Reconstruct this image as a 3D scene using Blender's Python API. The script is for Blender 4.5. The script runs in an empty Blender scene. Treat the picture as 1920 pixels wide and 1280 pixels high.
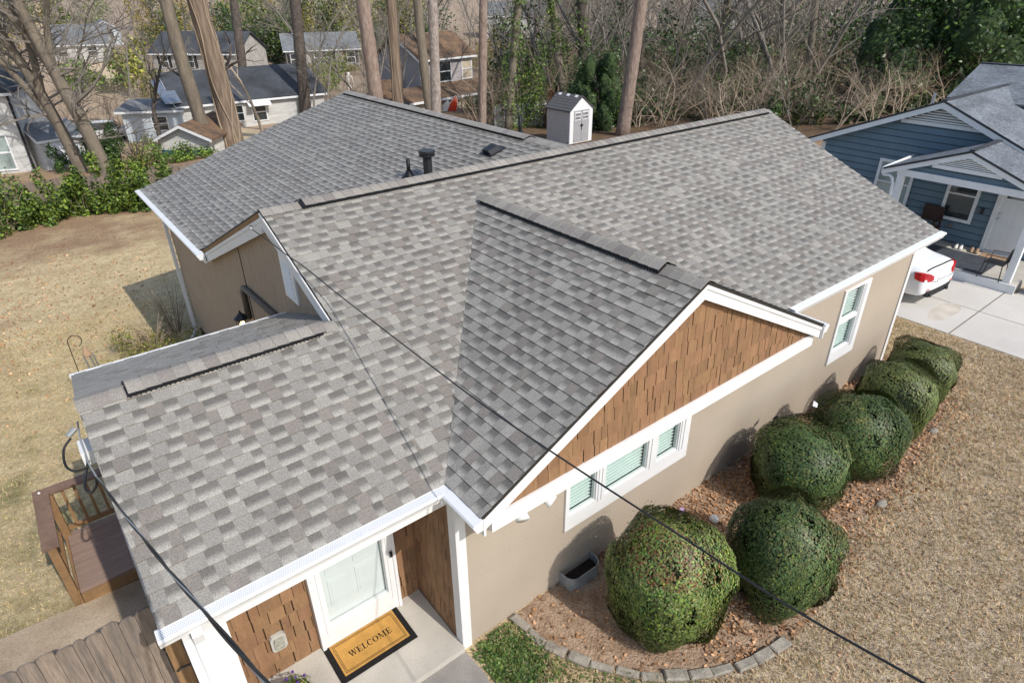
import bpy, math, random
import numpy as np
from mathutils import Vector, Matrix
S = bpy.context.scene
COL = S.collection
R = math.radians

# ------------------------------------------------------------------ camera, sky, sun
cam_d = bpy.data.cameras.new('camera'); cam = bpy.data.objects.new('camera', cam_d); COL.objects.link(cam)
yaw, pit, rol = R(37.938), R(-29.337), R(-0.55)
fw = Vector((math.sin(yaw)*math.cos(pit), math.cos(yaw)*math.cos(pit), math.sin(pit)))
rt = Vector((math.cos(yaw), -math.sin(yaw), 0)); up = rt.cross(fw)
r2 = rt*math.cos(rol)+up*math.sin(rol); u2 = -rt*math.sin(rol)+up*math.cos(rol)
m = Matrix((r2, u2, -fw)).transposed().to_4x4(); m.translation = (-2.499, -4.202, 6.956)
cam.matrix_world = m
cam_d.sensor_width = 36; cam_d.lens = 1184.853/1920*36
cam_d.clip_start = 0.05; cam_d.clip_end = 2000
S.camera = cam
SUN = Vector((0.17, -1.04, 1.0)).normalized()
W = bpy.data.worlds.new('World'); S.world = W; W.use_nodes = True
nt = W.node_tree; bg = nt.nodes['Background']; sky = nt.nodes.new('ShaderNodeTexSky')
sky.sky_type = 'NISHITA'; sky.sun_disc = False
sky.sun_elevation = math.asin(SUN.z); sky.sun_rotation = math.atan2(SUN.x, SUN.y)
sky.air_density = 1.0; sky.dust_density = 1.5; sky.ozone_density = 1.0
nt.links.new(sky.outputs[0], bg.inputs[0]); bg.inputs[1].default_value = 0.15
sl = bpy.data.lights.new('sun', 'SUN'); sl.energy = 3.3; sl.angle = R(0.5); sl.color = (1, .95, .88)
so = bpy.data.objects.new('sun', sl); COL.objects.link(so)
so.rotation_euler = SUN.to_track_quat('Z', 'Y').to_euler()
S.view_settings.view_transform = 'Standard'; S.view_settings.look = 'None'
S.view_settings.exposure = 0.22; S.view_settings.gamma = 1.0
rng = random.Random(7)

# ------------------------------------------------------------------ materials
def mat(name, col, rough=.8, var=.12, scale=6., bump=0., bscale=40., spec=.3, metal=0., col2=None, attr=False, fine=0., fscale=150., stretch=None, emit=None):
    M = bpy.data.materials.new(name); M.use_nodes = True; t = M.node_tree; N = t.nodes; L = t.links
    b = N['Principled BSDF']; b.inputs['Roughness'].default_value = rough; b.inputs['Metallic'].default_value = metal
    b.inputs['Specular IOR Level'].default_value = spec
    tc = N.new('ShaderNodeTexCoord'); src = tc.outputs['Object']
    if stretch:
        mp = N.new('ShaderNodeMapping'); mp.inputs['Scale'].default_value = stretch; L.new(src, mp.inputs[0]); src = mp.outputs[0]
    def noise(sc, det=4.):
        n = N.new('ShaderNodeTexNoise'); n.inputs['Scale'].default_value = sc; n.inputs['Detail'].default_value = det; L.new(src, n.inputs[0]); return n
    n = noise(scale)
    rp = N.new('ShaderNodeValToRGB'); e = rp.color_ramp.elements
    c = Vector(col); c2 = Vector(col2) if col2 else c*(1+var); c1 = c if col2 else c*(1-var)
    e[0].position = .32; e[1].position = .68; e[0].color = (*c1, 1); e[1].color = (*c2, 1)
    L.new(n.outputs[0], rp.inputs[0]); out = rp.outputs[0]
    if attr:
        a = N.new('ShaderNodeAttribute'); a.attribute_name = 'tone'
        mx = N.new('ShaderNodeMix'); mx.data_type = 'RGBA'; mx.blend_type = 'MULTIPLY'; mx.inputs[0].default_value = 1
        L.new(out, mx.inputs[6]); L.new(a.outputs['Color'], mx.inputs[7]); out = mx.outputs[2]
    if fine:
        n2 = noise(fscale, 2.)
        mr = N.new('ShaderNodeMapRange'); mr.inputs[1].default_value = .25; mr.inputs[2].default_value = .75
        mr.inputs[3].default_value = 1-fine; mr.inputs[4].default_value = 1+fine; L.new(n2.outputs[0], mr.inputs[0])
        mx = N.new('ShaderNodeMix'); mx.data_type = 'RGBA'; mx.blend_type = 'MULTIPLY'; mx.inputs[0].default_value = 1
        L.new(out, mx.inputs[6]); L.new(mr.outputs[0], mx.inputs[7]); out = mx.outputs[2]
    L.new(out, b.inputs['Base Color'])
    if bump:
        n3 = noise(bscale, 5.); bp = N.new('ShaderNodeBump'); bp.inputs['Strength'].default_value = 1; bp.inputs['Distance'].default_value = bump
        L.new(n3.outputs[0], bp.inputs['Height']); L.new(bp.outputs[0], b.inputs['Normal'])
    if emit:
        b.inputs['Emission Color'].default_value = (*emit[0], 1); b.inputs['Emission Strength'].default_value = emit[1]
    return M
def glass(name, tint, refl=1.):
    M = bpy.data.materials.new(name); M.use_nodes = True; t = M.node_tree; N = t.nodes; L = t.links
    N.remove(N['Principled BSDF']); o = N['Material Output']
    tr = N.new('ShaderNodeBsdfTransparent'); tr.inputs[0].default_value = (*tint, 1)
    gl = N.new('ShaderNodeBsdfGlossy'); gl.inputs['Roughness'].default_value = .03
    lw = N.new('ShaderNodeLayerWeight'); lw.inputs[0].default_value = .5; pw = N.new('ShaderNodeMath'); pw.operation = 'POWER'; pw.inputs[1].default_value = 4; L.new(lw.outputs['Facing'], pw.inputs[0])
    fr = N.new('ShaderNodeMath'); fr.operation = 'MULTIPLY_ADD'; fr.inputs[1].default_value = .7; fr.inputs[2].default_value = .05*refl; L.new(pw.outputs[0], fr.inputs[0])
    mx = N.new('ShaderNodeMixShader'); L.new(fr.outputs[0], mx.inputs[0]); L.new(tr.outputs[0], mx.inputs[1]); L.new(gl.outputs[0], mx.inputs[2])
    L.new(mx.outputs[0], o.inputs[0]); return M
M_ = {}
def defmats():
    M_['shingle'] = mat('shingle', (.97, .935, .872), .5, .07, 1.3, .003, 200, .6, attr=True, fine=.42, fscale=100)
    M_['shingle_grey'] = mat('shingle_grey', (.155, .172, .192), .9, .25, .9, .004, 60, .2, fine=.35, fscale=9, stretch=(1, 1, 4))
    M_['white'] = mat('white_paint', (.70, .70, .695), .5, .04, 3, spec=.4)
    M_['vinyl'] = mat('white_vinyl', (.72, .73, .735), .35, .03, 5, spec=.5)
    M_['beige'] = mat('beige_wall', (.39, .33, .262), .85, .07, .7, .004, 25, fine=.05, fscale=60)
    M_['beige_grain'] = mat('beige_grain', (.36, .275, .20), .85, .1, 3, .003, 30, fine=.1, fscale=18, stretch=(1, 4.5, .7))
    M_['brown'] = mat('brown_shake', (.25, .142, .074), .8, .13, 4, .003, 30, attr=True, fine=.12, fscale=30, stretch=(3, 3, .6))
    M_['black'] = mat('black_plastic', (.012, .013, .015), .55, .2, 8)
    M_['blackmetal'] = mat('black_metal', (.015, .016, .018), .35, .2, 8, spec=.5)
    M_['brown_gap'] = mat('brown_gap', (.05, .026, .013), .9)
    M_['darkgap'] = mat('dark_gap', (.03, .026, .022), .9)
    M_['concrete'] = mat('concrete', (.46, .43, .375), .9, .14, 1.6, .004, 30, fine=.1, fscale=70)
    M_['oldconcrete'] = mat('old_concrete', (.25, .19, .125), .95, .28, 1.2, .008, 40, col2=(.50, .40, .29), fine=.2, fscale=50)
    M_['walk'] = mat('walkway_concrete', (.27, .25, .23), .95, .15, 3, .006, 60, fine=.25, fscale=90)
    M_['drive'] = mat('drive_concrete', (.56, .535, .49), .9, .08, .7, .004, 30, fine=.07, fscale=40)
    M_['stain'] = mat('drive_stain', (.53, .48, .41), .9, .15, 2)
    M_['lawn'] = None
    M_['mulch'] = mat('mulch', (.235, .155, .10), .95, .3, 5, .03, 30, col2=(.39, .28, .195), fine=.4, fscale=60)
    M_['litter'] = mat('leaf_litter', (.36, .215, .12), .75, .3, 3, attr=True)
    M_['grass'] = mat('grass_blades', (.56, .445, .28), .8, .25, 2, attr=True)
    M_['clover'] = mat('clover_leaves', (.062, .115, .03), .55, .3, 6, attr=True)
    M_['boxwood'] = mat('shrub_leaves', (.052, .088, .034), .5, .2, 5, attr=True, spec=.3)
    M_['block_core'] = mat('shrub_core', (.022, .028, .012), .95, .4, 20)
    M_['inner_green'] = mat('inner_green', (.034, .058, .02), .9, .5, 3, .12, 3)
    M_['leafdark'] = mat('dark_leaves', (.035, .075, .018), .42, .3, 2, attr=True, spec=.45)
    M_['leafmid'] = mat('mid_leaves', (.085, .15, .03), .5, .3, 2, attr=True)
    M_['leafyel'] = mat('yellow_leaves', (.17, .19, .055), .6, .3, 2, attr=True)
    M_['pine'] = mat('pine_bark', (.30, .235, .20), .95, .3, 7, .05, 9, col2=(.20, .145, .115), fine=.35, fscale=14, stretch=(1, 1, .35))
    M_['pinegrey'] = mat('pine_bark_pale', (.36, .31, .28), .95, .3, 7, .05, 9, col2=(.23, .19, .165), fine=.35, fscale=16, stretch=(1, 1, .4))
    M_['bark'] = mat('grey_bark', (.22, .185, .14), .95, .25, 4, .03, 9, col2=(.14, .12, .095), fine=.2, fscale=20, stretch=(1, 1, .2))
    M_['barkvine'] = mat('vine_bark', (.28, .215, .16), .95, .3, 6, .06, 10, col2=(.13, .095, .07), fine=.3, fscale=12, stretch=(1.6, 1.6, .14))
    M_['barkdark'] = mat('dark_bark', (.10, .083, .07), .95, .3, 4, .03, 9)
    M_['twig'] = mat('bare_twigs', (.30, .235, .17), .9, .25, .4)
    M_['twiggrey'] = mat('grey_twigs', (.20, .178, .152), .9, .25, .3)
    M_['twigpale'] = mat('pale_twigs', (.42, .345, .26), .9, .2, .4)
    M_['fencewood'] = mat('fence_wood', (.145, .125, .11), .9, .35, 2, .004, 20, col2=(.26, .205, .16), fine=.25, fscale=12, stretch=(5, 5, .5))
    M_['newwood'] = mat('brown_wood', (.26, .155, .075), .85, .2, 4, fine=.2, fscale=14, stretch=(5, 5, .4))
    M_['deck'] = mat('deck_boards', (.27, .19, .15), .7, .12, 3, fine=.1, fscale=30, stretch=(.4, 5, 5))
    M_['rail'] = mat('deck_rail', (.26, .155, .075), .7, .12, 5, fine=.1, fscale=20)
    M_['railcap'] = mat('deck_cap', (.19, .12, .085), .65, .12, 5, fine=.1, fscale=20)
    M_['stone'] = mat('edging_stone', (.27, .245, .205), .95, .25, 9, .006, 40, fine=.25, fscale=60)
    M_['galv'] = mat('galvanised', (.42, .46, .48), .45, .15, 10, metal=.6)
    M_['soil'] = mat('potting_soil', (.03, .022, .016), 1, .4, 30, .02, 60)
    M_['coir'] = mat('coir_mat', (.47, .255, .065), 1, .12, 7, .004, 150, fine=.3, fscale=140)
    M_['coirblack'] = mat('coir_black', (.012, .011, .011), 1, .2, 60, .004, 150)
    M_['blueside'] = mat('blue_siding', (.135, .20, .25), .7, .07, 2, fine=.06, fscale=20)
    M_['blue_lap_shade'] = mat('blue_lap_shade', (.03, .05, .07), .8)
    M_['trim'] = mat('trim_offwhite', (.72, .74, .75), .55, .04, 4)
    M_['carpaint'] = mat('white_car_paint', (.82, .83, .84), .25, .02, 2, spec=.5)
    M_['taillight'] = mat('tail_light', (.45, .012, .02), .15, .3, 12, spec=.6)
    M_['tyre'] = mat('tyre', (.02, .02, .02), .9)
    M_['dark_wood'] = mat('dark_wood', (.055, .032, .024), .7)
    M_['vent_shade'] = mat('vent_shade', (.22, .215, .20), .8)
    M_['rug'] = mat('grey_rug', (.055, .062, .075), 1, .2, 5, fine=.2, fscale=60)
    M_['terracotta'] = mat('wood_barrel', (.20, .095, .045), .8, .2, 8, stretch=(8, 8, .6))
    M_['glassd'] = mat('dark_glass', (.03, .04, .042), .06, .3, 1.2, spec=.8)
    M_['glassteal'] = mat('teal_glass', (.29, .355, .34), .06, .25, 1.5, spec=.8)
    M_['pane'] = glass('window_glass', (.86, .955, .93))
    M_['pane2'] = glass('storm_glass', (.94, .97, .965))
    M_['blind'] = mat('blind_slat', (.80, .83, .815), .7, .03)
    M_['doorpaint'] = mat('door_paint', (.63, .66, .655), .5, .02)
    M_['housewhite'] = mat('house_white', (.52, .52, .50), .8, .12, .7, fine=.15, fscale=3, stretch=(.3, .3, 5))
    M_['housegrey'] = mat('house_stone', (.32, .30, .275), .9, .3, 1.8, col2=(.45, .43, .40), fine=.2, fscale=6)
    M_['houselilac'] = mat('house_lilac', (.36, .34, .345), .85, .08, 1)
    M_['housepale'] = mat('house_pale_blue', (.50, .56, .60), .85, .06, 1)
    M_['housecream'] = mat('house_cream', (.50, .43, .33), .85, .15, 1)
    M_['roofdark'] = mat('roof_dark', (.055, .060, .068), .9, .35, .5, fine=.2, fscale=5)
    M_['roofgrey'] = mat('roof_mid_grey', (.17, .18, .19), .9, .2, .5, fine=.2, fscale=5)
    M_['roofbrown'] = mat('roof_brown_leaves', (.095, .068, .05), .95, .4, 1.2, col2=(.21, .13, .078), fine=.3, fscale=7)
    M_['tealpaint'] = mat('teal_paint', (.03, .10, .125), .7, .1)
    M_['shutter'] = mat('shutter_black', (.02, .021, .024), .7)
    M_['bone'] = mat('bone_white', (.75, .73, .68), .8, .05)
    M_['red'] = mat('canoe_red', (.55, .045, .015), .4, .1)
    M_['steel'] = mat('steel', (.5, .51, .52), .35, .1, metal=.8)
    M_['lamp'] = mat('lamp_glow', (.8, .6, .35), .4, emit=((1, .72, .38), 4.))
    M_['chimewood'] = mat('chime_wood', (.36, .24, .15), .7)
    M_['purple'] = mat('purple_plastic', (.42, .28, .48), .5)
    M_['cable'] = mat('cable_black', (.012, .013, .016), .5, spec=.5)
    M_['cablegrey'] = mat('cable_grey', (.33, .36, .38), .45, metal=.3)
    M_['ridgecap'] = M_['shingle']
defmats()

# ------------------------------------------------------------------ mesh builder
class MB:
    def __init__(s): s.v = []; s.f = []; s.m = []; s.c = []
    def add(s, vs, fs, mi=0, col=(1, 1, 1)):
        o = len(s.v); s.v += [tuple(p) for p in vs]
        cc = col if isinstance(col, list) else [col]*len(vs); s.c += cc
        for f in fs: s.f.append(tuple(i+o for i in f)); s.m.append(mi)
        return s
    def box(s, x0, x1, y0, y1, z0, z1, mi=0, col=(1, 1, 1)):
        vs = [(x, y, z) for x in (x0, x1) for y in (y0, y1) for z in (z0, z1)]
        return s.add(vs, [(0, 1, 3, 2), (4, 6, 7, 5), (0, 4, 5, 1), (2, 3, 7, 6), (0, 2, 6, 4), (1, 5, 7, 3)], mi, col)
    def prism(s, poly, off, mi=0, col=(1, 1, 1)):
        n = len(poly); off = Vector(off); a = [Vector(p) for p in poly]; b = [p+off for p in a]
        return s.add(a+b, [tuple(range(n-1, -1, -1)), tuple(range(n, 2*n))]+[(i, (i+1) % n, n+(i+1) % n, n+i) for i in range(n)], mi, col)
    def bar(s, p, q, w, h, upv=(0, 0, 1), mi=0, col=(1, 1, 1)):
        p = Vector(p); q = Vector(q); d = (q-p).normalized(); sd = d.cross(Vector(upv))
        if sd.length < 1e-4: sd = d.cross(Vector((1, 0, 0)))
        sd.normalize(); u = sd.cross(d)
        a = [p+sd*sx*w/2+u*sy*h/2 for sx, sy in ((-1, -1), (1, -1), (1, 1), (-1, 1))]
        return s.prism(a, q-p, mi, col)
    def tube(s, pts, rad, n=8, mi=0, cap=True, col=(1, 1, 1)):
        pts = [Vector(p) for p in pts]; k = len(pts)
        if not hasattr(rad, '__len__'): rad = [rad]*k
        vs = []; ref = None
        for i, p in enumerate(pts):
            d = (pts[min(i+1, k-1)]-pts[max(i-1, 0)])
            d = d.normalized() if d.length > 1e-9 else Vector((0, 0, 1))
            if ref is None: ref = d.orthogonal().normalized()
            ref = (ref-d*ref.dot(d)); ref = ref.normalized() if ref.length > 1e-6 else d.orthogonal().normalized()
            b = d.cross(ref)
            for j in range(n):
                a = 2*math.pi*j/n; vs.append(p+(ref*math.cos(a)+b*math.sin(a))*rad[i])
        fs = [(i*n+j, i*n+(j+1) % n, (i+1)*n+(j+1) % n, (i+1)*n+j) for i in range(k-1) for j in range(n)]
        if cap: fs += [tuple(range(n-1, -1, -1)), tuple(range((k-1)*n, k*n))]
        return s.add(vs, fs, mi, col)
    def lathe(s, prof, c=(0, 0, 0), n=20, mi=0, col=(1, 1, 1)):
        c = Vector(c); vs = [c+Vector((r*math.cos(2*math.pi*j/n), r*math.sin(2*math.pi*j/n), z)) for r, z in prof for j in range(n)]
        k = len(prof)
        fs = [(i*n+j, i*n+(j+1) % n, (i+1)*n+(j+1) % n, (i+1)*n+j) for i in range(k-1) for j in range(n)]
        fs += [tuple(range(n-1, -1, -1)), tuple(range((k-1)*n, k*n))]
        return s.add(vs, fs, mi, col)
    def ball(s, c, r, n=12, k=8, mi=0, col=(1, 1, 1)):
        r = r if hasattr(r, '__len__') else (r, r, r); c = Vector(c); vs = []; fs = []
        for i in range(k+1):
            t = math.pi*i/k
            for j in range(n):
                a = 2*math.pi*j/n; vs.append(c+Vector((r[0]*math.sin(t)*math.cos(a), r[1]*math.sin(t)*math.sin(a), r[2]*math.cos(t))))
        for i in range(k):
            for j in range(n): fs.append((i*n+j, (i+1)*n+j, (i+1)*n+(j+1) % n, i*n+(j+1) % n))
        return s.add(vs, fs, mi, col)
    def mesh(s, name, mats, smooth=False, tone=False):
        me = bpy.data.meshes.new(name); me.from_pydata([tuple(v) for v in s.v], [], s.f)
        for x in (mats if isinstance(mats, (list, tuple)) else [mats]): me.materials.append(M_[x] if isinstance(x, str) else x)
        if any(s.m): me.polygons.foreach_set('material_index', s.m)
        if tone:
            a = me.attributes.new('tone', 'FLOAT_COLOR', 'POINT')
            a.data.foreach_set('color', np.array([(*c, 1) for c in s.c], 'f').ravel())
        if smooth: me.polygons.foreach_set('use_smooth', [True]*len(me.polygons))
        me.update(); return me
    def build(s, name, mats, parent=None, smooth=False, tone=False):
        return link(name, s.mesh(name, mats, smooth, tone), parent)
def spline(P, k):
    P = [Vector(p) for p in P]; out = []
    for i in range(len(P)-1):
        a, b, c, d = P[max(i-1, 0)], P[i], P[i+1], P[min(i+2, len(P)-1)]
        for j in range(k):
            t = j/k; out.append(.5*((2*b)+(c-a)*t+(2*a-5*b+4*c-d)*t*t+(3*b-a-3*c+d)*t*t*t))
    return out+[P[-1]]
def link(name, me, parent=None):
    o = bpy.data.objects.new(name, me); COL.objects.link(o)
    if parent:
        o.parent = parent
        o.matrix_parent_inverse = Matrix.Translation(parent.location).inverted() if parent.type == 'EMPTY' and parent.rotation_euler.z == 0 else Matrix()
    return o
def tag(o, label, cat, group=None):
    o['label'] = label; o['category'] = cat
    if group: o['group'] = group
    return o
def struct(o): o['kind'] = 'structure'; return o
def stuff(o): o['kind'] = 'stuff'; return o
def thing(name, label, cat, loc=(0, 0, 0), group=None):
    o = bpy.data.objects.new(name, None); o.empty_display_size = .2; COL.objects.link(o); o.location = loc
    return tag(o, label, cat, group)
def copy_tree(o, name=None):
    c = o.copy(); COL.objects.link(c)
    for ch in o.children:
        d = ch.copy(); COL.objects.link(d); d.parent = c
        for g in ch.children:
            e = g.copy(); COL.objects.link(e); e.parent = d
    return c
def npmesh(name, V, F, mats, tone=None, mi=None, smooth=False):
    me = bpy.data.meshes.new(name); nv = len(V); nf, k = F.shape
    me.vertices.add(nv); me.vertices.foreach_set('co', V.astype('f').ravel())
    me.loops.add(nf*k); me.loops.foreach_set('vertex_index', F.astype('i').ravel())
    me.polygons.add(nf); me.polygons.foreach_set('loop_start', np.arange(0, nf*k, k, dtype='i'))
    for x in mats: me.materials.append(M_[x])
    if mi is not None: me.polygons.foreach_set('material_index', mi.astype('i'))
    if smooth: me.polygons.foreach_set('use_smooth', np.ones(nf, bool))
    if tone is not None:
        a = me.attributes.new('tone', 'FLOAT_COLOR', 'POINT')
        a.data.foreach_set('color', np.concatenate([tone, np.ones((nv, 1))], 1).astype('f').ravel())
    me.update(calc_edges=True); return me
def leafcloud(name, P, Nn, size, mats, tone, seed=0, aspect=.55, jitter=.7):
    """quads (a bent leaf each) at points P, roughly facing normals Nn"""
    g = np.random.default_rng(seed); n = len(P)
    d = Nn+g.normal(0, jitter, (n, 3)); d /= np.linalg.norm(d, axis=1)[:, None]
    t = g.normal(0, 1, (n, 3)); t -= d*(t*d).sum(1)[:, None]; t /= np.linalg.norm(t, axis=1)[:, None]
    b = np.cross(d, t); s = (size*g.uniform(.65, 1.3, n))[:, None] if np.isscalar(size) else (size*g.uniform(.7, 1.25, n))[:, None]
    V = np.stack([P-t*s*.5, P+b*s*aspect*.5+d*s*.08, P+t*s*.5, P-b*s*aspect*.5+d*s*.08], 1).reshape(-1, 3)
    F = np.arange(4*n).reshape(n, 4); T = np.repeat(tone, 4, 0)
    return npmesh(name, V, F, mats, T)

# ------------------------------------------------------------------ ground
def zt(x, y):
    t = np.clip((np.asarray(x, float)-9)/6, 0, 1); t = t*t*(3-2*t); s = np.asarray(y, float)-4*t
    return np.interp(s, [-50, 3, 12, 35, 60, 95, 150, 220, 320, 420], [0, 0, -.9, -2.2, -4.2, -4.0, -1.0, 4.5, 10, 14])
def Z(x, y): return float(zt(x, y))
def lawn_mat():
    M = bpy.data.materials.new('dry_lawn'); M.use_nodes = True; t = M.node_tree; N = t.nodes; L = t.links; b = N['Principled BSDF']
    b.inputs['Roughness'].default_value = 1; b.inputs['Specular IOR Level'].default_value = .1
    g = N.new('ShaderNodeNewGeometry')
    def noise(sc, det=5., ro=.6):
        n = N.new('ShaderNodeTexNoise'); n.inputs['Scale'].default_value = sc; n.inputs['Detail'].default_value = det; n.inputs['Roughness'].default_value = ro; L.new(g.outputs['Position'], n.inputs[0]); return n.outputs[0]
    def ramp(src, p0, p1, c0, c1):
        r = N.new('ShaderNodeValToRGB'); e = r.color_ramp.elements; e[0].position = p0; e[1].position = p1; e[0].color = (*c0, 1); e[1].color = (*c1, 1); L.new(src, r.inputs[0]); return r.outputs[0]
    def mix(f, a, c, mode='MIX'):
        x = N.new('ShaderNodeMix'); x.data_type = 'RGBA'; x.blend_type = mode
        if isinstance(f, float): x.inputs[0].default_value = f
        else: L.new(f, x.inputs[0])
        for s, i in ((a, 6), (c, 7)):
            if isinstance(s, tuple): x.inputs[i].default_value = (*s, 1)
            else: L.new(s, x.inputs[i])
        return x.outputs[2]
    tan = ramp(noise(2.2), .3, .72, (.58, .455, .25), (.84, .685, .42))
    w = (0., 0., 0.); o = (1., 1., 1.)
    at = N.new('ShaderNodeAttribute'); at.attribute_name = 'tone'; sp = N.new('ShaderNodeSeparateColor'); L.new(at.outputs['Color'], sp.inputs[0])
    def mul(a, c): 
        x = N.new('ShaderNodeMath'); x.operation = 'MULTIPLY'; L.new(a, x.inputs[0])
        if isinstance(c, float): x.inputs[1].default_value = c
        else: L.new(c, x.inputs[1])
        return x.outputs[0]
    def add(a, c):
        x = N.new('ShaderNodeMath'); x.operation = 'ADD'; L.new(a, x.inputs[0])
        if isinstance(c, float): x.inputs[1].default_value = c
        else: L.new(c, x.inputs[1])
        return x.outputs[0]
    # R: leaf-covered, G: greenness, B: cooler thatch
    leaf = ramp(add(noise(.8, 7., .68), sp.outputs[0]), .60, .98, w, o)
    c = mix(leaf, tan, ramp(noise(16.), .35, .7, (.30, .195, .12), (.50, .345, .215)))
    c = mix(ramp(sp.outputs[0], .78, 1., w, (.85, .85, .85)), c, ramp(noise(3.), .3, .7, (.085, .06, .038), (.20, .135, .085)))
    grn = ramp(add(noise(.9, 6.), sp.outputs[1]), .6, .82, w, o)
    c = mix(mul(grn, .75), c, ramp(noise(9.), .3, .7, (.075, .105, .022), (.20, .22, .07)))
    c = mix(mul(sp.outputs[2], .8), c, ramp(noise(7.), .3, .75, (.52, .42, .315), (.84, .71, .575)))
    v = N.new('ShaderNodeTexVoronoi'); v.inputs['Scale'].default_value = 16; L.new(g.outputs['Position'], v.inputs[0])
    sv = N.new('ShaderNodeSeparateColor'); L.new(v.outputs['Color'], sv.inputs[0])
    spk = ramp(sv.outputs[0], .74, .78, w, o)
    c = mix(mul(spk, .2), c, ramp(sv.outputs[1], .2, .9, (.42, .27, .17), (.17, .085, .04)))
    fine = ramp(noise(55., 4., .75), .33, .68, (.66, .66, .66), (1.3, 1.3, 1.3))
    c = mix(1., c, fine, 'MULTIPLY')
    fine2 = ramp(noise(14., 4., .7), .3, .7, (.72, .72, .72), (1.22, 1.22, 1.22))
    c = mix(1., c, fine2, 'MULTIPLY')
    L.new(c, b.inputs['Base Color'])
    bp = N.new('ShaderNodeBump'); bp.inputs['Distance'].default_value = .05; L.new(noise(40., 5., .7), bp.inputs['Height']); L.new(bp.outputs[0], b.inputs['Normal'])
    return M
M_['lawn'] = lawn_mat()
def ground():
    xs = np.concatenate([np.arange(-260, -16, 8.), np.arange(-16, 40, .7), np.arange(40, 420, 8.)])
    ys = np.concatenate([np.arange(-40, -8, 4.), np.arange(-8, 40, .7), np.arange(40, 110, 3.), np.arange(110, 430, 10.)])
    X, Y = np.meshgrid(xs, ys); Zz = zt(X, Y); nx, ny = len(xs), len(ys)
    V = np.stack([X, Y, Zz], -1).reshape(-1, 3)
    i = np.arange(nx*ny).reshape(ny, nx); F = np.stack([i[:-1, :-1], i[:-1, 1:], i[1:, 1:], i[1:, :-1]], -1).reshape(-1, 4)
    x, y = V[:, 0], V[:, 1]; sm = lambda a, b, t: (lambda u: u*u*(3-2*u))(np.clip((t-a)/(b-a), 0, 1))
    # leaf cover: at the hedge, in the woods on the right and beyond; green: by the path and in the left yard
    lf = .42*sm(19, 25, y)*sm(14, 4, x)+1.0*sm(12, 19, x)*sm(9, 15, y)+.25*sm(45, 60, y)+.5*sm(30, 34, y)*sm(45, 35, y)
    lf = lf-.12*sm(45, 60, y)*sm(20, 10, x)
    lf += .36*np.exp(-((x+5.6)**2/3+(y-16)**2/10))
    gr = -.075+.30*np.exp(-((x+3.9)**2/1.4+(y-5.5)**2/9))+.10*np.exp(-((x+3.)**2/4+(y-11)**2/10))+.10*np.exp(-((x-7)**2/40+(y+3.2)**2/3))
    gr = gr-.3*sm(6, 14, x)*sm(8, 14, y)-.1*sm(30, 40, y)
    th = sm(.5, 2.5, x)*sm(1.5, -1, y)*.9+.5*sm(40, 55, y)
    T = np.stack([np.clip(lf, 0, 1), gr, np.clip(th, 0, 1)], 1)
    struct(link('lawn', npmesh('lawn', V, F, ['lawn'], T, smooth=True)))
ground()
def sheet(name, pts, z, mname, n=1):
    m = MB(); m.prism([(x, y, z-.25) for x, y in pts], (0, 0, .25)); return struct(m.build(name, mname))

# ------------------------------------------------------------------ roofs
def clip(poly, pl):
    """poly: list of (u,v); clipped to convex polygon pl (counter-clockwise)"""
    for i in range(len(pl)):
        a = pl[i]; b = pl[(i+1) % len(pl)]; ex, ey = b[0]-a[0], b[1]-a[1]; out = []
        if not poly: return out
        for j in range(len(poly)):
            p = poly[j]; q = poly[(j+1) % len(poly)]
            dp = ex*(p[1]-a[1])-ey*(p[0]-a[0]); dq = ex*(q[1]-a[1])-ey*(q[0]-a[0])
            if dp >= -1e-9: out.append(p)
            if (dp > 1e-9 and dq < -1e-9) or (dp < -1e-9 and dq > 1e-9):
                t = dp/(dp-dq); out.append((p[0]+(q[0]-p[0])*t, p[1]+(q[1]-p[1])*t))
        poly = out
    return poly
def ccw(p):
    a = sum(p[i][0]*p[(i+1) % len(p)][1]-p[(i+1) % len(p)][0]*p[i][1] for i in range(len(p))); return p if a > 0 else p[::-1]
LT = (.335, .318, .295)
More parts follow.
